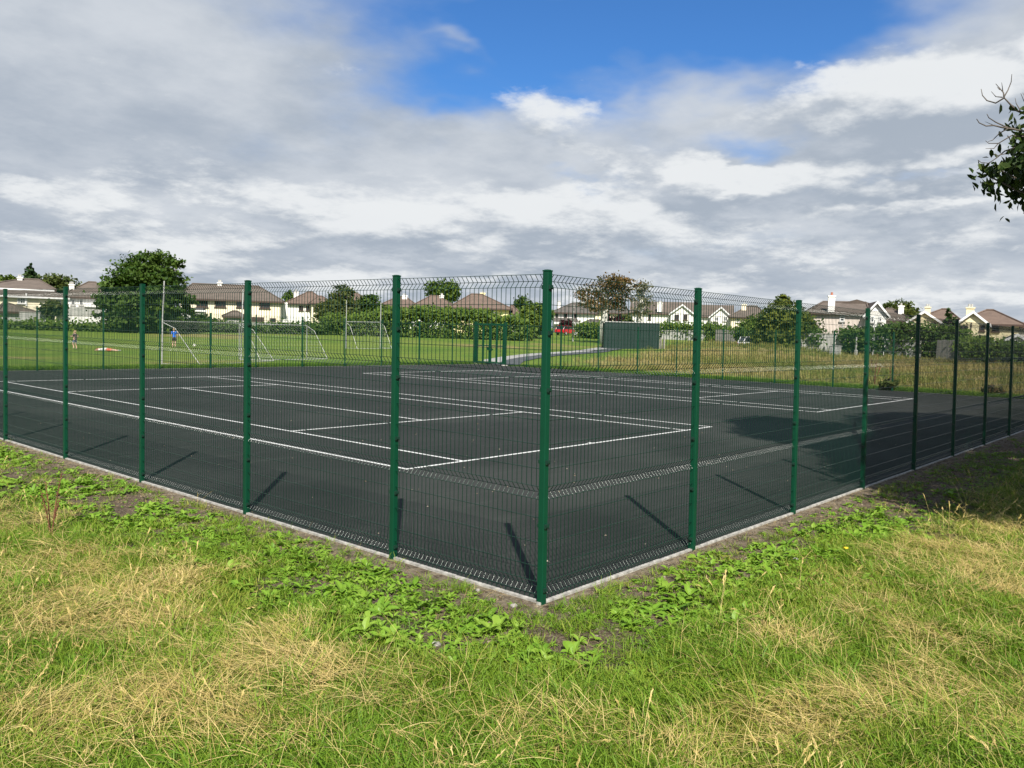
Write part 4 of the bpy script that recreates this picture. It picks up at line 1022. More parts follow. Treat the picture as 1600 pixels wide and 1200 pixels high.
def hedge(label, cols, R0, R1, tops, depth, n, kind, leaf, seed, name='hedge', cat='hedge', group='hedges at the field edge'):
    rng = np.random.RandomState(seed); a, b_ = at(cols[0], R0), at(cols[-1], R1); root = thing(name, label, cat, a, 0, group); pts = []
    fr = np.linspace(0, 1, len(cols)); per = 24; nc = n // per; T = []; NM = []
    for i in range(nc):
        f = rng.rand(); px = np.interp(f, fr, cols); py = np.interp(f, fr, tops); R = R0 + (R1 - R0) * f; q = at(px, R); h_ = max(.4, hz(px, py, R) - q.z)
        h_ *= .74 + .34 * vnoise(f * 46, 0., 1., seed) + .16 * vnoise(f * 130, 3., 1., seed)
        side = rng.rand()
        if side < .6: ly = -depth / 2 * rng.uniform(.7, 1.1); z = h_ * rng.rand() ** .8
        else: ly = rng.uniform(-.5, .5) * depth; z = h_ * rng.uniform(.85, 1.02)
        c = np.array([q.x - a.x + HD[0] * ly, q.y - a.y + HD[1] * ly, q.z - a.z + z]); pts.append(c + rng.normal(0, 1, (per, 3)) * np.array([.45, .45, .28])); T.append(np.full(per, rng.rand() * .8 + .1)); NM.append(np.tile([-HD[0], -HD[1], .5], (per, 1)))
    V, Fc, T = leaf_cloud(np.concatenate(pts), leaf, rng, .2, 1.4, np.concatenate(T), np.concatenate(NM)); leaves_obj('foliage', V, Fc, T, L[kind], root)
    mb = MB()
    for i in range(30):
        f = (i + .5) / 30; px = np.interp(f, fr, cols); py = np.interp(f, fr, tops); R = R0 + (R1 - R0) * f; q = at(px, R) - a; h_ = hz(px, py, R) - a.z - q.z
        mb.tube([q - Vector((0, 0, .3)), q + Vector((.1, 0, h_ * .4)), q + Vector((0, .1, h_ * .8))], [.10, .07, .02], 5)
    mb.obj('stem', M['bark'], root)
    return root
hedge('long dark hedge along the far edge of playing field', (512, 560, 620, 660, 700, 740, 780, 826), 100, 98, (497, 498, 488, 487, 488, 487, 496, 500), 2.5, 16000, 'mid', .34, 41)
hedge('trimmed dark green hedge in front of the yellow houses', (1318, 1350, 1400, 1440, 1480, 1500), 86, 83, (522, 516, 514, 513, 517, 524), 2.2, 8000, 'dark', .30, 42)
hedge('low green hedge in front of the white gables', (1030, 1060, 1100, 1150), 120, 116, (509, 508, 509, 514), 2., 4000, 'mid', .32, 43)
hedge('low weedy shrubs along the foot of left garden walls', (-40, 30, 90, 150, 220, 280), 94, 92, (508, 511, 513, 514, 514, 513), 2.4, 7000, 'mid', .30, 44)
hedge('scrubby dark growth behind the wide white goal', (270, 330, 390, 450, 512), 98, 99, (505, 508, 511, 510, 507), 2., 6000, 'dark', .32, 45)
hedge('green hedge on the roadside behind the red car', (902, 925, 947), 114, 112, (509.5, 509.5, 510), 2., 1800, 'mid', .32, 46)
hedge('dark shrubs at the foot of the golden conifer', (1150, 1190, 1240, 1270), 92, 87, (520, 518, 520, 521), 2.4, 4200, 'dark', .30, 47)
hedge('scrubby bushes at the right edge field boundary', (1500, 1540, 1580, 1640), 80, 78, (536, 540, 541, 542), 2., 3500, 'mid', .28, 48)

# ------------------------------------------------------------------ goals
def goal(label, a_px, Ra, b_px, Rb, bar_z, up, depth=1.5, flip=1, lean=0.):
    a, b_ = at(a_px, Ra), at(b_px, Rb); d = b_ - a; d.z = 0; Ln = d.length
    root = thing('goal', label, 'goal', a, math.atan2(d.y, d.x), 'white goals on the playing field'); r = .032
    zb = b_.z - a.z
    for x, z0, hp in ((0, 0, up[0]), (Ln, zb, up[1])):
        mb = MB(); mb.tube([(x, 0, z0 - .2), (x + lean * .3, 0, z0 + bar_z)] + ([(x + lean, 0, z0 + hp)] if hp > bar_z else []), r, 8); mb.obj('upright', M['white_tube'], root)
    mb = MB(); mb.tube([(r, 0, bar_z), (Ln - r, 0, bar_z + zb)], r * .9, 8); mb.obj('crossbar', M['white_tube'], root)
    y1 = -depth * flip; y0 = -depth * .35 * flip
    for x, z0 in ((0, 0), (Ln, zb)):
        mb = MB(); mb.tube([(x, 0, z0 + bar_z - .05), (x, y0, z0 + bar_z - .35), (x, y1, z0 + .05)], .019, 6); mb.tube([(x, y1, z0 + .04), (x, 0, z0 + .04)], .012, 6); mb.obj('side_stay', M['white_tube'], root)
    mb = MB(); mb.tube([(0, y1, .04), (Ln, y1, zb + .04)], .014, 6); mb.obj('ground_bar', M['white_tube'], root)
    mb = MB(); n = int(Ln / .24); q = .0028
    prof = [(0, bar_z), (y0, bar_z - .35), (y1, .05)]
    for i in range(n + 1):
        x = Ln * i / n; mb.tube([(x, y, z + zb * i / n) for y, z in prof], q, 3, cap=False)
    for k in range(10):
        t = k / 10; y = y0 + (y1 - y0) * t; z = (bar_z - .35) * (1 - t) + .05 * t; mb.tube([(0, y, z), (Ln, y, z + zb)], q, 3, cap=False)
        for x, z0 in ((0, 0), (Ln, zb)):
            mb.tube([(x, 0, z0 + z), (x, y, z0 + z)], q, 3, cap=False)
    for k in range(5):
        for x, z0 in ((0, 0), (Ln, zb)): mb.tube([(x, y1 * k / 5, z0 + .05), (x, y1 * k / 5, z0 + (bar_z - .35) * (1 - max(0, k / 5 - .35) / .65))], q, 3, cap=False)
    mb.obj('net', M['net'], root)['kind'] = 'stuff'
goal('white goal with tall leaning uprights at the left of field', 253, 45, 377, 51.5, 2.16, (4.15, 4.15), 2.1, 1, .18)
goal('wide white netted goal without uprights, mid field', 374, 52.5, 480, 56, 2.14, (0, 0), 1.9, 1)
goal('distant white goal with tall uprights before the hedge', 541, 70, 594.5, 72, 2.2, (3.95, 3.9), 1.6, 1)

# ------------------------------------------------------------------ people and ball
def skin_obj(name, pts, edges, m, parent, sub=2, root_i=0):
    me = bpy.data.meshes.new(name); me.from_pydata([p[:3] for p in pts], edges, []); me.materials.append(m)
    o = link(name, me, parent)
    md = o.modifiers.new('skin', 'SKIN'); md.use_smooth_shade = True
    for i, p in enumerate(pts):
        v = me.skin_vertices[0].data[i]; r = p[3]; v.radius = (r, r) if not hasattr(r, '__len__') else r; v.use_root = (i == root_i)
    sb = o.modifiers.new('sub', 'SUBSURF'); sb.levels = sub; sb.render_levels = sub
    return o
def person(label, loc, rotz, H, pose, shirt, shorts, hair, lying=False):
    root = thing('person', label, 'person', loc, rotz, None); s = H / 1.75
    P = {k: [q * s for q in v[:3]] + [v[3] * s] for k, v in pose.items()}
    order = ['pelvis', 'waist', 'chest', 'neck', 'head', 'crown', 'shL', 'elL', 'wrL', 'haL', 'shR', 'elR', 'wrR', 'haR', 'hipL', 'knL', 'anL', 'toL', 'hipR', 'knR', 'anR', 'toR', 'nose']
    ix = {k: i for i, k in enumerate(order)}
    E = [('pelvis', 'waist'), ('waist', 'chest'), ('chest', 'neck'), ('neck', 'head'), ('head', 'crown'), ('head', 'nose'), ('chest', 'shL'), ('shL', 'elL'), ('elL', 'wrL'), ('wrL', 'haL'), ('chest', 'shR'), ('shR', 'elR'), ('elR', 'wrR'), ('wrR', 'haR'),
         ('pelvis', 'hipL'), ('hipL', 'knL'), ('knL', 'anL'), ('anL', 'toL'), ('pelvis', 'hipR'), ('hipR', 'knR'), ('knR', 'anR'), ('anR', 'toR')]
    skin_obj('body', [P[k] for k in order], [(ix[a], ix[b]) for a, b in E], M['skin'], root)
    g = lambda k, f: P[k][:3] + [P[k][3] * f]
    lerp = lambda a, b, t, r: [P[a][i] * (1 - t) + P[b][i] * t for i in range(3)] + [r * s]
    skin_obj('shirt', [g('waist', 1.22), g('chest', 1.16), g('shL', 1.3), lerp('shL', 'elL', .7, .062), g('shR', 1.3), lerp('shR', 'elR', .7, .062), lerp('pelvis', 'waist', .15, .15)], [(0, 1), (1, 2), (2, 3), (1, 4), (4, 5), (0, 6)], shirt, root)
    skin_obj('shorts', [g('pelvis', 1.2), g('hipL', 1.3), lerp('hipL', 'knL', .75, .098), g('hipR', 1.3), lerp('hipR', 'knR', .75, .098), lerp('pelvis', 'waist', .4, .15)], [(0, 1), (1, 2), (0, 3), (3, 4), (0, 5)], shorts, root)
    hd = Vector(P['head'][:3]); cr = Vector(P['crown'][:3]); c = hd * .35 + cr * .65; no = Vector(P['nose'][:3]); back = (hd - no).normalized() * .025 * s
    skin_obj('hair', [list(c + back) + [.098 * s], list(cr + (cr - hd) * .2 + back) + [.078 * s], list(hd + back * 2.4) + [.072 * s]], [(0, 1), (0, 2)], hair, root)
    for an, to in (('anL', 'toL'), ('anR', 'toR')):
        skin_obj('shoe', [g(an, 1.0), g(to, 1.35)], [(0, 1)], M['white_tube'], root)
    return root
STAND = dict(pelvis=(0, 0, .93, .135), waist=(0, 0, 1.10, .120), chest=(0, .01, 1.32, .140), neck=(0, .01, 1.50, .058), head=(0, .03, 1.60, .085), crown=(0, .02, 1.69, .085), nose=(0, .115, 1.60, .022),
    shL=(-.19, 0, 1.40, .062), elL=(-.27, -.03, 1.12, .044), wrL=(-.27, .08, .90, .032), haL=(-.26, .13, .82, .036), shR=(.19, 0, 1.40, .062), elR=(.27, -.05, 1.13, .044), wrR=(.29, .06, .90, .032), haR=(.28, .11, .82, .036),
    hipL=(-.09, 0, .86, .095), knL=(-.10, .05, .50, .064), anL=(-.11, -.04, .09, .042), toL=(-.12, .10, .045, .040), hipR=(.09, 0, .86, .095), knR=(.10, .02, .49, .064), anR=(.10, -.10, .10, .042), toR=(.11, .04, .045, .040))
RUN = dict(STAND); RUN.update(elL=(-.28, .10, 1.16, .044), wrL=(-.20, .30, 1.22, .032), haL=(-.17, .36, 1.28, .036), elR=(.26, -.16, 1.18, .044), wrR=(.25, .02, 1.02, .032), haR=(.24, .08, 1.0, .036), knL=(-.10, .16, .54, .064), anL=(-.11, .02, .14, .042), toL=(-.12, .15, .10, .040))
LIE = dict(pelvis=(0, 0, .15, .135), waist=(.18, 0, .15, .120), chest=(.40, 0, .16, .135), neck=(.58, 0, .16, .058), head=(.69, 0, .15, .085), crown=(.78, 0, .15, .085), nose=(.69, .0, .25, .022),
    shL=(.48, .19, .14, .060), elL=(.68, .33, .10, .044), wrL=(.86, .22, .08, .032), haL=(.94, .16, .07, .036), shR=(.48, -.19, .14, .060), elR=(.70, -.34, .10, .044), wrR=(.90, -.26, .08, .032), haR=(.99, -.22, .07, .036),
    hipL=(-.08, .09, .13, .095), knL=(-.46, .13, .13, .064), anL=(-.86, .12, .08, .042), toL=(-.95, .12, .14, .040), hipR=(-.08, -.09, .13, .095), knR=(-.45, -.15, .14, .064), anR=(-.84, -.20, .08, .042), toR=(-.94, -.21, .13, .040))
cloth = lambda n, c: mat(n, c, .85, .12, 9.)
face = lambda px: math.atan2(HD[1], HD[0]) - math.pi / 2
person('person in a bright blue top and dark shorts standing inside the left goal', at(272, 66), face(272) + .5, 1.42, STAND, cloth('blue_cotton', (.02, .14, .62)), cloth('black_shorts', (.02, .02, .025)), cloth('fair_hair', (.35, .24, .13)))
person('person in a dark top stepping across the field at the left', at(117, 62), face(117) + 1.4, 1.24, RUN, cloth('dark_print_top', (.10, .08, .08)), cloth('denim_shorts', (.05, .09, .17)), cloth('blond_hair', (.45, .32, .18)))
person('person lying flat on the grass in white top and coral shorts', at(168, 60), face(168) + math.pi, 1.45, LIE, cloth('white_cotton', (.72, .72, .72)), cloth('coral_shorts', (.62, .16, .10)), cloth('red_hair', (.30, .11, .05)), True)
bm_pts = []
def ico_ball(name, r, m, loc, label, cat):
    import bmesh
    bm = bmesh.new(); bmesh.ops.create_icosphere(bm, subdivisions=3, radius=r); me = bpy.data.meshes.new(name); bm.to_mesh(me); bm.free(); me.materials.append(m)
    me.polygons.foreach_set('use_smooth', [True] * len(me.polygons)); o = link(name, me, loc=loc); tag(o, label, cat); return o
p = at(304, 67); ico_ball('football', .12, mat('ball_leather', (.72, .70, .62), .5, .1, 20.), p + Vector((0, 0, .14)), 'pale football lying on the grass before the goal', 'ball')

# ------------------------------------------------------------------ cars
def car(label, loc, rotz, paint):
    root = thing('parked_car', label, 'car', loc, rotz, 'parked cars by the houses'); Lc, Wc = 3.7, 1.55
    body = [(-1.85, .28), (-1.85, .62), (-1.78, .82), (-.9, .86), (1.0, .84), (1.68, .72), (1.84, .55), (1.85, .28)]
    def ext(poly, w, w2=None):
        w2 = w2 or w; n = len(poly); m_ = MB(); vs = [(x, -w, z) for x, z in poly] + [(x, w, z) for x, z in poly]
        m_.add(vs, [tuple(range(n)), tuple(range(2 * n - 1, n - 1, -1))] + [(i, i + n, (i + 1) % n + n, (i + 1) % n) for i in range(n)]); return m_
    ext(body, Wc / 2).obj('body', paint, root, bevel=.05)
    cab = [(-1.70, .84), (-1.45, 1.28), (-.9, 1.37), (.25, 1.36), (1.0, .85)]
    ext(cab, Wc / 2 - .12).obj('cabin', M['glass'], root, bevel=.04)
    mb = MB(); mb.box((-1.42, -Wc / 2 + .14, 1.36), (.22, Wc / 2 - .14, 1.40))
    for x0_, x1_ in ((-1.70, -1.44), (1.0, .25)):
        for sgn in (-1, 1): mb.tube([(x0_, sgn * (Wc / 2 - .11), .85), (x1_, sgn * (Wc / 2 - .12), 1.37)], .035, 5)
    for sgn in (-1, 1): mb.tube([(-.45, sgn * (Wc / 2 - .11), .85), (-.45, sgn * (Wc / 2 - .12), 1.37)], .035, 5)
    mb.obj('roof', paint, root)
    for x in (-1.15, 1.2):
        for sgn in (-1, 1):
            mb = MB(); mb.tube([(x, sgn * (Wc / 2 - .16), .27), (x, sgn * (Wc / 2 + .015), .27)], .28, 16); w = mb.obj('wheel', M['rubber'], root)
            mb = MB(); mb.tube([(x, sgn * (Wc / 2 + .0155), .27), (x, sgn * (Wc / 2 + .03), .27)], .17, 12); mb.obj('rim', M['pipe'], w)
    for sgn in (-1, 1):
        mb = MB(); mb.box((1.74, sgn * .58 - .15, .58), (1.86, sgn * .58 + .15, .70)); mb.obj('headlight', M['paint_trim'], root)
        mb = MB(); mb.box((-1.87, sgn * .60 - .12, .60), (-1.78, sgn * .60 + .12, .76)); mb.obj('tail_light', M['red_paint'], root)
    for x in (-1.87, 1.80):
        mb = MB(); mb.box((x, -.72, .30), (x + .07, .72, .44)); mb.obj('bumper', M['rubber'], root)
    return root
car('red car parked in front of the white house, right of corner post', at(884, 124), face(884) + .95, M['red_paint'])
car('white car half hidden in grass left of the golden conifer', at(1182, 90), face(1182) + .15, M['white_car'])

# ------------------------------------------------------------------ poles and small things
def pole(label, px, R, yt, r, m, arm=None, name='lamp_post', cat='lamp post'):
    p = at(px, R); H_ = hz(px, yt, R) - p.z; root = thing(name, label, cat, p)
    mb = MB(); mb.tube([(0, 0, -.3), (0, 0, H_ * .3), (0, 0, H_)], [r * 1.15, r, r * .7], 8); mb.obj('pole', m, root)
    mb = MB(); mb.tube([(0, 0, -.1), (0, 0, .5)], r * 1.5, 8); mb.obj('base', m, root)
    if arm:
        mb = MB(); mb.tube([(0, 0, H_ - .05), (-RH[0] * .3, -RH[1] * .3, H_ + .12), (-RH[0] * arm, -RH[1] * arm, H_ + .15)], r * .5, 6); mb.obj('arm', m, root)
        mb = MB(); c = Vector((-RH[0] * arm, -RH[1] * arm, H_ + .15)); mb.box(c - Vector((.25, .1, .05)), c + Vector((.25, .1, .05))); mb.obj('lamp', M['pipe'], root)
    else:
        mb = MB(); mb.tube([(0, 0, H_), (0, 0, H_ + .08)], [r * .9, r * .3], 8); mb.obj('cap', m, root)
pole('slim white pole standing between red car and autumn tree', 895.5, 100, 478, .05, M['white_tube'], None, 'pole', 'pole')
pole('grey street lamp post in front of the pink gable', 1365, 84, 500, .07, M['pipe'], .8)
pole('short white post in the hedge below pink house', 1338, 84, 527, .10, M['white_tube'], None, 'post', 'post')
p = at(1306, 82); w = thing('bin', 'white square water tank standing by the wall below pink house', 'tank', p)
mb = MB(); mb.box((-.42, -.42, 0), (.42, .42, .85)); mb.obj('body', M['white_tube'], w, bevel=.06)
mb = MB(); mb.box((-.45, -.45, .855), (.45, .45, .93)); mb.obj('lid', M['white_tube'], w, bevel=.02)
for lab, px in (('leaning pale stone post right of the container', 1032), ('pale stone post farther right of the container', 1037.5)):
    p = at(px, 86); mb = MB(); mb.tube([(0, 0, -.3), (.05, 0, .7), (.12, .02, 1.1), (.12, .02, 1.16)], [.14, .13, .11, .05], 6); o = mb.obj('stone_post', M['stone']); o.location = p; tag(o, lab, 'post', 'pale posts by the container')

# ------------------------------------------------------------------ tall ash tree on the right, mostly out of the frame
def near_tree(label, base, H, prof, n, seed, leaf=.125):
    rng = np.random.RandomState(seed); bz = gz(*base); root = thing('ash_tree', label, 'tree', (base[0], base[1], bz), 0, 'tall trees on the right')
    pz, pr = zip(*prof)
    mb = MB(); mb.tube([(0, 0, -.3), (.03, 0, .6), (.05, .04, H * .3), (-.05, .1, H * .6), (0, 0, H * .92)], [.36, .28, .2, .13, .03], 10); tr = mb.obj('trunk', M['bark'], root, True)
    clusters = []; mb = MB(); per = 26; nc = n // per
    for i in range(nc):
        z = np.interp(rng.rand(), np.linspace(0, 1, 40), np.interp(np.linspace(0, 1, 40), np.cumsum(np.interp(np.linspace(pz[0], pz[-1], 200), pz, pr)) / np.sum(np.interp(np.linspace(pz[0], pz[-1], 200), pz, pr)), np.linspace(pz[0], pz[-1], 200)))
        R_ = np.interp(z, pz, pr); a = rng.rand() * 2 * np.pi; R_ *= .80 + .35 * vnoise(a * 2.2, z * .9, 1., seed); r = R_ * (.35 + .65 * math.sqrt(rng.rand()))
        c = np.array([math.cos(a) * r, math.sin(a) * r, z]); clusters.append((c, a, r))
        if i % 9 == 0:
            q = Vector((0, .05, max(1.5, z - .9 - r * .35))); e = Vector(c); mb.tube([q, (q * .45 + e * .55) + Vector((0, 0, .15)), e], [.055, .035, .010], 5)
    mb.obj('limb', M['bark'], tr, True)
    pts = []; tn = []
    for c, a, r in clusters:
        s = .14; q = c + rng.normal(0, 1, (per, 3)) * np.array([s, s, s * .8]); pts.append(q); tn.append(np.full(per, rng.rand()))
    V, Fc, T = leaf_oval(np.concatenate(pts), leaf, rng, .75, 2.4, np.concatenate(tn)); leaves_obj('crown', V, Fc, T, L['near'], root)
    return root
base = (4.45, -9.0)
nt = near_tree('tall ash tree at the right edge, only leaves and dead twigs reaching in', base, 12.6, [(3.5, .4), (3.85, 1.6), (4.3, 2.2), (4.85, 2.05), (5.2, 1.55), (6.6, 1.3), (7.8, 1.8), (9.2, 2.1), (10.8, 1.5), (12.6, .2)], 130000, 51)
# dead twigs that stick out of the crown on the camera side
def dead_twigs():
    o3 = Vector(nt.location); R = 12.3
    def P(px, py, dR=0.):
        d = ray(px, py); t = (R + dR) / np.linalg.norm(d[:2]); return Vector(CAM + d * t) - o3
    mb = MB()
    for ch, r in ((((1640, 210), (1602, 178), (1587, 172), (1569, 153)), .022), (((1569, 153), (1556, 161), (1542, 157), (1535, 149), (1533, 139)), .011), (((1569, 153), (1568, 145), (1562, 138), (1556, 131)), .010), (((1569, 151), (1575, 141), (1580, 128), (1581, 116)), .009), (((1566, 152), (1556, 151), (1549, 143)), .008), (((1567, 144), (1566, 135), (1565, 129)), .006), (((1562, 140), (1558, 136)), .006),
                  (((1645, 232), (1600, 205), (1565, 199), (1553, 196), (1541, 197), (1530, 192), (1526, 186)), .014), (((1590, 203), (1571, 198), (1556, 191), (1545, 184), (1542, 178)), .011), (((1575, 201), (1562, 208), (1551, 219), (1544, 221)), .009), (((1605, 214), (1580, 212), (1560, 224), (1545, 224), (1540, 220)), .010), (((1560, 224), (1553, 232), (1540, 232)), .007), (((1600, 226), (1570, 236), (1558, 246), (1545, 255), (1533, 254), (1528, 250)), .010), (((1553, 196), (1539, 190)), .005), (((1571, 240), (1560, 243), (1553, 241)), .006),
                  (((1640, 175), (1606, 168), (1600, 158), (1595, 146)), .008), (((1594, 172), (1588, 162), (1586, 153)), .007), (((1640, 165), (1605, 158), (1598, 145)), .008)):
        n = len(ch); mb.tube([P(x, y, .12 * math.sin(i * 2.1 + x)) for i, (x, y) in enumerate(ch)], [r * (1 - .65 * i / (n - 1)) for i in range(n)], 5)
    mb.obj('dead_twig', M['twig'], nt, True)
dead_twigs()
near_tree('ash tree farther right, wholly outside the photo, shading the court end', (9.8, -11.2), 12.8, [(2.3, .8), (3.5, 3.0), (5.5, 4.1), (8., 3.8), (10.5, 2.4), (12.8, .2)], 60000, 52, .21)
near_tree('smaller ash tree behind the right edge of the photo, shading the verge', (1.8, -10.3), 8., [(3.1, .5), (3.6, 1.6), (4.6, 2.0), (6., 1.7), (8., .2)], 16000, 54, .17)
near_tree('third tall ash tree beyond the right edge, shading the far fence', (16.5, -13.5), 11.5, [(2., .6), (3.2, 2.4), (5.5, 3.4), (8., 3.0), (10., 1.6), (11.5, .2)], 40000, 53, .22)

# ------------------------------------------------------------------ grass and weeds
SRC = bpy.data.collections.new('tuft_sources')                  # not linked to the scene: only instanced
def blade_mesh(name, blades, m):
    """blades: list of (points, half width); ribbons that taper to a tip"""
    V = []; Fc = []; B = []
    for pts, hw, b in blades:
        o = len(V); n = len(pts); pts = [np.array(p) for p in pts]
        d = pts[-1] - pts[0]; sd_ = np.cross(d, [0, 0, 1.]); ln = np.linalg.norm(sd_)
        sd_ = sd_ / ln if ln > 1e-6 else np.array([1., 0, 0])
        sd_ = sd_ + np.array([0, 0, .25]) * (1 if (o // 3) % 2 else -1)
        for i, p in enumerate(pts):
            if i == n - 1: V.append(p); B.append(b)
            else:
                w = hw * (1 - (i / (n - 1)) ** 2 * .6) * (.75 if i == 0 else 1); V += [p - sd_ * w, p + sd_ * w]; B += [b, b]
        for i in range(n - 2): Fc.append((o + 2 * i, o + 2 * i + 1, o + 2 * i + 3, o + 2 * i + 2))
        Fc.append((o + 2 * (n - 2), o + 2 * (n - 2) + 1, o + 2 * (n - 1)))
    me = bpy.data.meshes.new(name); me.from_pydata([tuple(v) for v in V], [], Fc); me.materials.append(m)
    a = me.attributes.new('blade', 'FLOAT', 'POINT'); a.data.foreach_set('value', np.array(B, np.float32))
    me.polygons.foreach_set('use_smooth', [True] * len(me.polygons))
    return me
def arc(p, az, length, lift, bend, n, rng):
    """a blade leaving p: starts at elevation lift, droops by bend over its length"""
    pts = [np.array(p, float)]; e = lift; st = length / n; a = az
    for i in range(n):
        pts.append(pts[-1] + st * np.array([math.cos(a) * math.cos(e), math.sin(a) * math.cos(e), math.sin(e)])); e -= bend / n; a += rng.normal(0, .10)
    for q in pts: q[2] = max(q[2], .004)
    return pts
def tufts(kind, count, seed):
    rng = np.random.RandomState(seed); c = bpy.data.collections.new(kind); SRC.children.link(c); 
    for k in range(count):
        bl = []
        if kind == 'short_grass':
            for i in range(34):
                r = .085 * math.sqrt(rng.rand()); a = rng.rand() * 6.28; ln = rng.uniform(.04, .105)
                bl.append((arc((r * math.cos(a), r * math.sin(a), -.01), rng.rand() * 6.28, ln, rng.uniform(.35, 1.4), rng.uniform(.3, 1.5), 3, rng), rng.uniform(.0012, .0030), rng.rand()))
            m = M['grass']
        elif kind == 'long_grass':
            for i in range(22):
                r = .07 * math.sqrt(rng.rand()); a = rng.rand() * 6.28; ln = rng.uniform(.09, .21)
                bl.append((arc((r * math.cos(a), r * math.sin(a), -.01), rng.normal(0, .9), ln, rng.uniform(.25, 1.05), rng.uniform(.5, 1.5), 4, rng), rng.uniform(.0014, .0034), rng.rand()))
            m = M['grass']
        elif kind == 'lying_straw':
            for i in range(26):
                r = .13 * math.sqrt(rng.rand()); a = rng.rand() * 6.28; ln = rng.uniform(.08, .30)
                bl.append((arc((r * math.cos(a), r * math.sin(a), rng.uniform(0, .05)), rng.normal(0, .75), ln, rng.uniform(.0, .55), rng.uniform(.2, 1.1), 4, rng), rng.uniform(.0008, .0019), rng.rand()))
            m = M['straw']
        elif kind == 'loose_straw':
            for i in range(8):
                r = .14 * math.sqrt(rng.rand()); a = rng.rand() * 6.28; ln = rng.uniform(.10, .32)
                bl.append((arc((r * math.cos(a), r * math.sin(a), rng.uniform(0, .06)), rng.rand() * 6.28, ln, rng.uniform(.05, 1.0), rng.uniform(.2, 1.6), 4, rng), rng.uniform(.0008, .0017), rng.rand()))
            m = M['straw']
        elif kind == 'seed_grass':
            for i in range(4):
                r = .05 * math.sqrt(rng.rand()); a = rng.rand() * 6.28; ln = rng.uniform(.22, .40); pts = arc((r * math.cos(a), r * math.sin(a), -.01), rng.rand() * 6.28, ln, rng.uniform(1.0, 1.45), rng.uniform(.3, 1.3), 6, rng)
                bl.append((pts, .0011, rng.rand())); d_ = pts[-1] - pts[-2]
                for q in range(7): bl.append(([pts[-2] + d_ * (q / 7), pts[-2] + d_ * (q / 7 + .3) + rng.normal(0, .005, 3), pts[-2] + d_ * (q / 7 + .55) + rng.normal(0, .007, 3)], .0032, rng.rand()))
            m = M['straw']
        elif kind == 'meadow_tuft':
            for i in range(22):
                r = .22 * math.sqrt(rng.rand()); a = rng.rand() * 6.28; ln = rng.uniform(.25, .62)
                bl.append((arc((r * math.cos(a), r * math.sin(a), -.02), rng.rand() * 6.28, ln, rng.uniform(.9, 1.5), rng.uniform(.2, 1.4), 3, rng), rng.uniform(.006, .012), rng.rand()))
            m = M['meadow']
        elif kind == 'broad_weed':
            for i in range(rng.randint(6, 11)):
                az = i * 2.4 + rng.normal(0, .3); ln = rng.uniform(.07, .15); pts = arc((0, 0, .0), az, ln, rng.uniform(.35, 1.0), rng.uniform(.5, 1.5), 5, rng); bl.append((pts, ln * rng.uniform(.16, .24), rng.rand()))
            m = M['weed']
        if kind == 'broad_weed': me = leaf_rosette(kind, bl, m)
        else: me = blade_mesh(kind, bl, m)
        o = bpy.data.objects.new(kind, me); c.objects.link(o)
    return c
def leaf_rosette(name, bl, m):
    V = []; Fc = []; B = []
    for pts, hw, b in bl:
        o = len(V); n = len(pts); d = pts[-1] - pts[0]; sd_ = np.cross(d, [0, 0, 1.]); sd_ = sd_ / (np.linalg.norm(sd_) + 1e-9)
        wf = [.10, .30, .85, 1.0, .65, .06]
        for i, p in enumerate(pts):
            w = hw * wf[i] * (1 + .12 * (-1) ** i); V += [p - sd_ * w + np.array([0, 0, w * .35]), p, p + sd_ * w + np.array([0, 0, w * .35])]; B += [b] * 3
        for i in range(n - 1):
            q = o + 3 * i; Fc += [(q, q + 1, q + 4, q + 3), (q + 1, q + 2, q + 5, q + 4)]
    me = bpy.data.meshes.new(name); me.from_pydata([tuple(v) for v in V], [], Fc); me.materials.append(m)
    a = me.attributes.new('blade', 'FLOAT', 'POINT'); a.data.foreach_set('value', np.array(B, np.float32)); return me
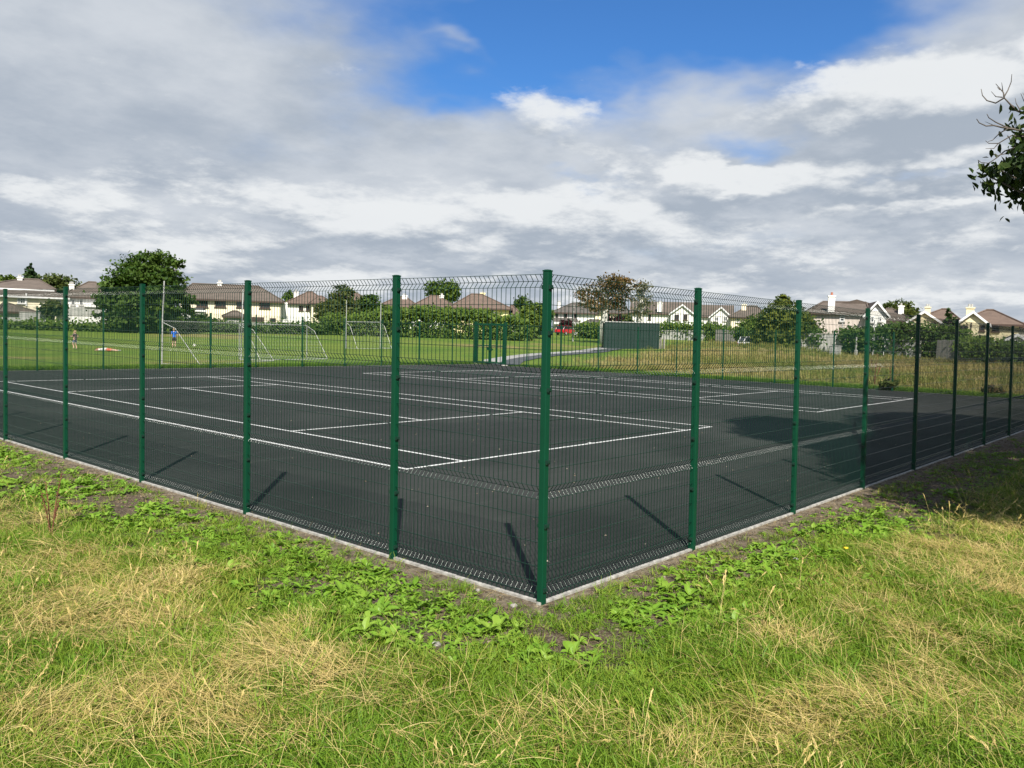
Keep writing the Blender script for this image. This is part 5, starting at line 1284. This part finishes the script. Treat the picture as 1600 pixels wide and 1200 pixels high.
def scatter(name, coll, pts, rotz, tilt, scale, tint, ncoll):
    n = len(pts); me = bpy.data.meshes.new(name); me.vertices.add(n); me.vertices.foreach_set('co', np.asarray(pts, np.float32).ravel())
    rng = np.random.RandomState(n % 1000)
    rot = np.stack([tilt[:, 0], tilt[:, 1], rotz], -1).astype(np.float32)
    a = me.attributes.new('rot', 'FLOAT_VECTOR', 'POINT'); a.data.foreach_set('vector', rot.ravel())
    a = me.attributes.new('size', 'FLOAT', 'POINT'); a.data.foreach_set('value', scale.astype(np.float32))
    a = me.attributes.new('tint', 'FLOAT', 'POINT'); a.data.foreach_set('value', tint.astype(np.float32))
    a = me.attributes.new('pick', 'INT', 'POINT'); a.data.foreach_set('value', rng.randint(0, ncoll, n).astype(np.int32))
    o = link(name, me, kind='stuff')
    g = bpy.data.node_groups.new(name, 'GeometryNodeTree'); g.interface.new_socket('Geometry', in_out='INPUT', socket_type='NodeSocketGeometry'); g.interface.new_socket('Geometry', in_out='OUTPUT', socket_type='NodeSocketGeometry')
    N = g.nodes; gi = N.new('NodeGroupInput'); go = N.new('NodeGroupOutput'); ip = N.new('GeometryNodeInstanceOnPoints'); ci = N.new('GeometryNodeCollectionInfo')
    ci.inputs['Collection'].default_value = coll; ci.inputs['Separate Children'].default_value = True; ci.inputs['Reset Children'].default_value = True
    def na(nm, ty):
        q = N.new('GeometryNodeInputNamedAttribute'); q.data_type = ty; q.inputs['Name'].default_value = nm; return q.outputs['Attribute']
    lk = g.links.new; lk(gi.outputs[0], ip.inputs['Points']); lk(ci.outputs[0], ip.inputs['Instance']); ip.inputs['Pick Instance'].default_value = True
    lk(na('pick', 'INT'), ip.inputs['Instance Index']); lk(na('rot', 'FLOAT_VECTOR'), ip.inputs['Rotation']); lk(na('size', 'FLOAT'), ip.inputs['Scale']); lk(ip.outputs[0], go.inputs[0])
    md = o.modifiers.new('scatter', 'NODES'); md.node_group = g
    return o
rng = np.random.RandomState(99)
def sector(n, r0, r1, half=44):
    """points around the viewpoint on the near side of the fence, evenly spread over the ground"""
    r = np.sqrt(rng.rand(n) * (r1 * r1 - r0 * r0) + r0 * r0); a = math.atan2(HD[1], HD[0]) + RAD(half) * (rng.rand(n) * 2 - 1)
    u = CAM[0] + r * np.cos(a); v = CAM[1] + r * np.sin(a); return u, v, r
def ground_px(x, y):
    d = ray(x, y); t = -CAM[2] / d[2]; q = CAM + d * t; return q[0], q[1]
PATCH = [  # places where the grass has gone to straw: picture column, row, radius m, comb direction (deg, picture sense), weight
    (60, 800, .9, 200, 1.), (180, 800, .7, 160, .8), (285, 905, .42, 110, 1.4), (250, 960, .45, 180, 1.2), (60, 960, .7, 20, .9), (150, 930, .4, 170, .8), (500, 1030, .42, 175, 1.6), (440, 985, .35, 150, 1.0), (600, 1060, .4, 190, .7), (330, 1050, .5, 200, .8),
    (250, 1120, .5, 150, 1.), (60, 1120, .5, 60, .7), (430, 1130, .4, 170, .6), (1220, 1000, .26, 100, 1.0), (1270, 1010, .22, 60, .6), (1350, 1100, .36, 170, .7), (1180, 1130, .34, 190, .5), (1490, 870, .9, 160, 1.), (1580, 830, .8, 120, 1.1), (1430, 830, .6, 180, .8),
    (1570, 920, .6, 40, .8), (1450, 1000, .5, 200, .6), (1540, 1120, .5, 150, .8), (950, 1150, .3, 180, .35), (1080, 1170, .3, 90, .4), (800, 1180, .3, 60, .3), (20, 740, .9, 190, .9), (120, 870, .6, 200, .9), (1250, 1130, .4, 170, .8), (700, 1020, .3, 180, .5), (1380, 930, .5, 160, .6), (1480, 1060, .4, 170, .8)]
def straw_field(u, v):
    w = np.zeros_like(u); ang = np.zeros_like(u); best = np.zeros_like(u)
    base_a = math.atan2(HD[1], HD[0]) - math.pi / 2
    for (x, y, r, dg, wt_) in PATCH:
        cx, cy = ground_px(x, y); q = wt_ * np.exp(-((u - cx) ** 2 + (v - cy) ** 2) / (.62 * r * r)); w = w + q; up_ = q > best; ang = np.where(up_, base_a + RAD(dg), ang); best = np.maximum(best, q)
    ang = np.where(best < .15, base_a + RAD(175) + 1.6 * (fbm(u, v, .8, 9) - .5) * 2, ang)
    return w, ang
def near_ok(u, v, m=.16): return (u < U0 - m) | (v < V0 - m)
C_short = tufts('short_grass', 8, 1); C_long = tufts('long_grass', 8, 2); C_straw = tufts('lying_straw', 8, 3); C_loose = tufts('loose_straw', 6, 4); C_meadow = tufts('meadow_tuft', 6, 5); C_weed = tufts('broad_weed', 7, 6)

def spots(n, r0, r1, half=44, m=.16):
    u, v, r = sector(n, r0, r1, half); ok = near_ok(u, v, m); u, v, r = u[ok], v[ok], r[ok]; d = rect_dist(u, v); return u, v, r, d
def put(name, coll, nc, u, v, rot, sc, tint, tl=.15, dz=0.):
    z = ground_z(u, v) + dz; scatter(name, coll, np.stack([u, v, z], -1), rot, rng.normal(0, tl, (len(u), 2)), sc, tint, nc)
def soilness(u, v, d):                                          # 1 on the bare strip along the kerb, 0 in the grass
    e = d + (fbm(u, v, .9, 21) - .5) * 1.5; return np.clip((1.75 - e) / .8, 0, 1)

# short green grass
cat_u, cat_v = [], []
for n, r0, r1, half in ((46000, 2.4, 9.5, 57), (31000, 9.5, 19, 53), (16000, 19, 40, 46)):
    u, v, r, d = spots(n, r0, r1, half); s = soilness(u, v, d); w, a = straw_field(u, v)
    keep = rng.rand(len(u)) > s * (.93 - .25 * (fbm(u, v, 2.5, 31) > .58)) ; keep &= rng.rand(len(u)) > np.clip(w * .25, 0, .4)
    u, v, r, d, w = u[keep], v[keep], r[keep], d[keep], w[keep]
    put('short_grass', C_short, 8, u, v, rng.rand(len(u)) * 6.28, rng.uniform(.75, 1.35, len(u)) * (1 + np.clip((r - 12) / 25, 0, .8)), np.clip(fbm(u, v, .7, 11) * 1.1 - .1 + .25 * np.clip(w, 0, 1) + .1 * (d < 1.8), 0, 1))
# long combed grass
for n, r0, r1 in ((11500, 2.4, 9.5), (8000, 9.5, 20)):
    u, v, r, d = spots(n, r0, r1, 56); s = soilness(u, v, d); w, a = straw_field(u, v)
    keep = (rng.rand(len(u)) > s * 1.3) & (fbm(u, v, .9, 41) > .40)
    u, v, w, a = u[keep], v[keep], w[keep], a[keep]
    put('long_grass', C_long, 8, u, v, a + rng.normal(0, .7, len(u)), rng.uniform(.7, 1.3, len(u)), np.clip(fbm(u, v, .8, 12) * .9 - .1 + .3 * np.clip(w, 0, 1), 0, 1))
# lying straw
for n, r0, r1 in ((33000, 2.4, 10), (17000, 10, 19)):
    u, v, r, d = spots(n, r0, r1, 56); s = soilness(u, v, d); w, a = straw_field(u, v)
    pr = np.clip(w * .36 + .06 * np.clip((fbm(u, v, .75, 61) - .52) * 6, 0, 1), 0, .8) * (1 - np.clip(s * 1.6, 0, 1))
    keep = rng.rand(len(u)) < pr
    u, v, a, w = u[keep], v[keep], a[keep], w[keep]
    put('lying_straw', C_straw, 8, u, v, a + rng.normal(0, .45, len(u)), rng.uniform(.6, 1.15, len(u)), rng.rand(len(u)), .12, .01)
u, v, r, d = spots(9000, 2.6, 17); s = soilness(u, v, d); keep = rng.rand(len(u)) > np.clip(s * 1.5, 0, 1) * .97
u, v = u[keep], v[keep]; put('loose_straw', C_loose, 6, u, v, rng.rand(len(u)) * 6.28, rng.uniform(.6, 1.1, len(u)), rng.rand(len(u)), .2, .01)
C_seed = tufts('seed_grass', 6, 8)
u, v, r, d = spots(2600, 3., 16); s = soilness(u, v, d); keep = (rng.rand(len(u)) > np.clip(s * 1.3, 0, 1)) & (fbm(u, v, .7, 45) > .42); u, v = u[keep], v[keep]
put('seeding_grass', C_seed, 6, u, v, rng.rand(len(u)) * 6.28, rng.uniform(.6, 1.1, len(u)), rng.rand(len(u)), .15)
u, v, r, d = spots(5200, 3., 16); keep = fbm(u, v, 1.3, 47) > .50; u, v = u[keep], v[keep]
put('lawn_weeds', C_weed, 7, u, v, rng.rand(len(u)) * 6.28, rng.uniform(.22, .5, len(u)), rng.rand(len(u)) * .6, .15)
# broad leaved weeds on the bare strip
u, v, r, d = spots(120000, 5., 26); dens = np.clip((fbm(u, v, 1.1, 71, 3) - .28) * 5, 0, 1) * np.exp(-((d - .95) / .60) ** 4)
gs = np.exp(-((d - .95) / .62) ** 4); right = (v < V0) & (u > U0); nn = fbm(u, v, 1.6, 77, 3)
dens = np.where(right & (u < 2.2), np.maximum(dens, .95 * gs * np.clip((nn - .34) * 6, 0, 1)), dens); dens = np.where(right & (u >= 2.2), dens * .12, dens)
dens = dens * (.34 + .66 * (nn > .38) * (fbm(u, v, 3.1, 78, 2) > .30)) * np.clip(1.35 - r / 28, .3, 1)
keep = (rng.rand(len(u)) < dens) & (d > .2)
u, v = u[keep], v[keep]; put('leafy_weeds', C_weed, 7, u, v, rng.rand(len(u)) * 6.28, rng.uniform(.28, .82, len(u)) * (.8 + .5 * (rng.rand(len(u)) > .85)), rng.rand(len(u)), .14)

# crumbs of soil and small stones on the bare strip
def crumbs():
    import bmesh
    c = bpy.data.collections.new('crumb'); SRC.children.link(c); r_ = np.random.RandomState(3)
    for k in range(5):
        bm = bmesh.new(); bmesh.ops.create_icosphere(bm, subdivisions=1, radius=.01)
        for q in bm.verts: q.co *= r_.uniform(.7, 1.3); q.co.z *= .7
        me = bpy.data.meshes.new('crumb'); bm.to_mesh(me); bm.free(); me.materials.append(M['crumb']); c.objects.link(bpy.data.objects.new('crumb', me))
    return c
M['crumb'] = blade_mat('soil_crumbs', [(.0, (.05, .034, .022)), (.5, (.15, .11, .07)), (1.0, (.34, .30, .24))], 0., .9)
u, v, r, d = spots(110000, 4.5, 22, 44, .035); keep = rng.rand(len(u)) < np.clip((1.5 - d) / 1.0, 0, 1) * .8; u, v = u[keep], v[keep]
C_crumb = crumbs()
put('soil_crumbs', C_crumb, 5, u, v, rng.rand(len(u)) * 6.28, rng.uniform(.25, 1.0, len(u)) ** 2 * 2.0, rng.rand(len(u)), .4)
u, v, r, d = spots(26000, 4.5, 20); keep = (rng.rand(len(u)) < np.clip((1.7 - d) / .6, 0, 1) * np.clip((fbm(u, v, 2.2, 91, 3) - .40) * 7, 0, 1) * .8) & (d > .12); u, v = u[keep], v[keep]
put('seedlings', C_weed, 7, u, v, rng.rand(len(u)) * 6.28, rng.uniform(.15, .42, len(u)), rng.rand(len(u)), .15)
u, v, r, d = spots(20000, 4.5, 22); keep = (rng.rand(len(u)) < np.clip((1.6 - d) / .5, 0, 1) * np.clip((fbm(u, v, 1.9, 95, 3) - .47) * 9, 0, 1)) & (d > .15); u, v = u[keep], v[keep]
put('young_grass', C_short, 8, u, v, rng.rand(len(u)) * 6.28, rng.uniform(.3, .7, len(u)), np.clip(fbm(u, v, .7, 11) * .6, 0, 1), .1)
# grit and dry bits blown onto the court
n = 420; uu = rng.uniform(U0 + .2, 14, n); vv = rng.uniform(V0 + .2, 9, n)
scatter('court_grit', C_crumb, np.stack([uu, vv, np.full(n, .002)], -1), rng.rand(n) * 6.28, rng.normal(0, .3, (n, 2)), rng.uniform(.3, 1.0, n) ** 2 * 1.5, rng.uniform(.7, 1.3, n), 5)
# dry bits lying on the bare strip
u, v, r, d = spots(24000, 4.5, 20, 44, .06); keep = rng.rand(len(u)) < np.clip((1.3 - d) / 1.0, 0, 1) * .7; u, v = u[keep], v[keep]
put('dry_bits', C_loose, 6, u, v, rng.rand(len(u)) * 6.28, rng.uniform(.15, .4, len(u)), rng.rand(len(u)), .2)

# rough meadow beyond the right end and longer grass along the far fence
n = 60000; uu = rng.uniform(31.2, 110, n); vv = rng.uniform(-45, 75, n)
side = uu * RN[0] + vv * RN[1] - RN[2] + (fbm(uu, vv, .11, 81) - .5) * 9; keep = (rng.rand(n) < np.clip((side - 2.5) / 8, 0, 1) * (.35 + .65 * (fbm(uu, vv, .22, 83) > .45))) & (rng.rand(n) < np.exp(-(uu - 31) / 45) + .15)
keep &= np.min([np.hypot(uu - q[0], vv - q[1]) for q in [np.array(pp[i]) * (1 - t) + np.array(pp[i + 1]) * t for i in range(len(pp) - 1) for t in (0, .17, .33, .5, .67, .83)]], axis=0) > 2.4
uu, vv = uu[keep], vv[keep]; put('meadow_grass', C_meadow, 6, uu, vv, rng.rand(len(uu)) * 6.28, rng.uniform(.6, 1.25, len(uu)) * np.clip((rect_dist(uu, vv) - .4) / 3.5, .35, 1), np.clip(fbm(uu, vv, .16, 85) * 2.2 - .8 + .3 * np.clip((rect_dist(uu, vv) - 3) / 6, -1, .6), 0, 1), .1)
n = 9000; uu = np.concatenate([rng.uniform(U0 - 3, U1 + 2, n), U1 + .3 + np.abs(rng.normal(0, 1.1, n))]); vv = np.concatenate([V1 + .3 + np.abs(rng.normal(0, 1.0, n)), rng.uniform(V0 - 2, 24.3, n)])
put('fence_edge_grass', C_short, 8, uu, vv, rng.rand(2 * n) * 6.28, rng.uniform(1.2, 2.6, 2 * n), np.clip(fbm(uu, vv, .4, 87) * .8 - .25, 0, 1))

# single plants and stones one can pick out
def dock(label, loc, h_, seed, group=None):
    r_ = np.random.RandomState(seed); root = thing('dock_plant', label, 'plant', loc, 0, group); mb = MB(); md = MB()
    for k in range(4):
        a = k * 1.7; e = Vector((math.cos(a) * h_ * .16, math.sin(a) * h_ * .16, h_ * (1 - .13 * k))); mb.tube([(0, 0, -.02), e * .45 + Vector((0, 0, h_ * .08)), e], [h_ * .010, h_ * .008, h_ * .004], 5)
        for j in range(34):
            t = .45 + .55 * j / 34; q = e * t + Vector(r_.normal(0, h_ * .012, 3)); q.z += h_ * .04 * (1 - t); rr = h_ * .012
            md.add([q + Vector((rr, 0, 0)), q + Vector((-rr * .5, rr, .2 * rr)), q + Vector((-rr * .5, -rr, .2 * rr)), q + Vector((0, 0, rr * 1.5))], [(0, 1, 3), (1, 2, 3), (2, 0, 3), (0, 2, 1)])
    mb.obj('stem', M['dockstem'], root); md.obj('seed_head', M['dockstem'], root)['kind'] = 'stuff'
u, v = ground_px(80, 835); dock('rusty seeding dock stalk in the straw at the left', (u, v, gz(u, v)), .62, 1)
p = at(1370, 46); dock('tall dark seeding dock in the dry meadow by the pale fold', p, 1.5, 2, 'docks in the meadow')
p = at(1398, 43.5); dock('tall rusty dock behind the dark meadow bush', p, 1.1, 3, 'docks in the meadow')
tree('dark low bush in the meadow just behind the right fence', 1392, 40.5, 594, 13, 'olive', 700, .14, 'round', cb=.02, seed=61, trunk_r=.04, group='weedy bushes along the fence', name='bush', cat='bush')
0 and tree('dark green dock clump left of the dark meadow bush', 1287, 40, 585, 12, 'olive', 700, .13, 'round', cb=.02, seed=62, trunk_r=.03, group='weedy bushes along the fence', name='bush', cat='bush')
0 and tree('rust tinged weed clump in the meadow farther right', 1473, 43, 583, 16, 'autumn', 800, .14, 'round', cb=.02, seed=63, trunk_r=.03, group='weedy bushes along the fence', name='bush', cat='bush')
tree('rust brown weed clump at the right end of fence', 1556, 41, 603, 14, 'autumn', 500, .14, 'round', cb=.02, seed=64, trunk_r=.03, group='weedy bushes along the fence', name='bush', cat='bush')
def stone(label, px, py, r, seed):
    import bmesh
    u, v = ground_px(px, py); bm = bmesh.new(); bmesh.ops.create_icosphere(bm, subdivisions=2, radius=r); r_ = np.random.RandomState(seed)
    for q in bm.verts: q.co = q.co * r_.uniform(.82, 1.15); q.co.z *= .6
    me = bpy.data.meshes.new('stone'); bm.to_mesh(me); bm.free(); me.materials.append(M['stone']); o = link('stone', me, loc=(u, v, gz(u, v) + r * .35), rot=(0, 0, seed)); tag(o, label, 'stone', 'stones on the bare soil')
stone('pale rounded stone by the kerb just left of corner post', 803, 946, .030, 1)
stone('small pale stone on bare soil below the corner post', 898, 1016, .020, 2)
stone('flat whitish stone among weeds left of the corner post', 682, 1008, .032, 3)
stone('pale stone at the edge of the weeds on the right', 1243, 879, .030, 4)
stone('small pale stone in the soil left of the corner', 747, 921, .022, 5)
u, v = ground_px(1321, 886); f = thing('yellow_flower', 'small yellow dandelion flower in the grass on the right', 'flower', (u, v, gz(u, v)))
mb = MB(); mb.tube([(0, 0, -.02), (.01, 0, .08), (0, .01, .155)], .003, 5); mb.obj('stem', M['weed'], f)
mb = MB()
for k in range(18):
    a = k * 2.4; mb.add([(0, .01, .155), (.028 * math.cos(a), .01 + .028 * math.sin(a), .165), (.026 * math.cos(a + .35), .01 + .026 * math.sin(a + .35), .170)], [(0, 1, 2)])
mb.obj('petal', mat('yellow_petal', (.75, .55, .02), .6, .05, 20.), f)
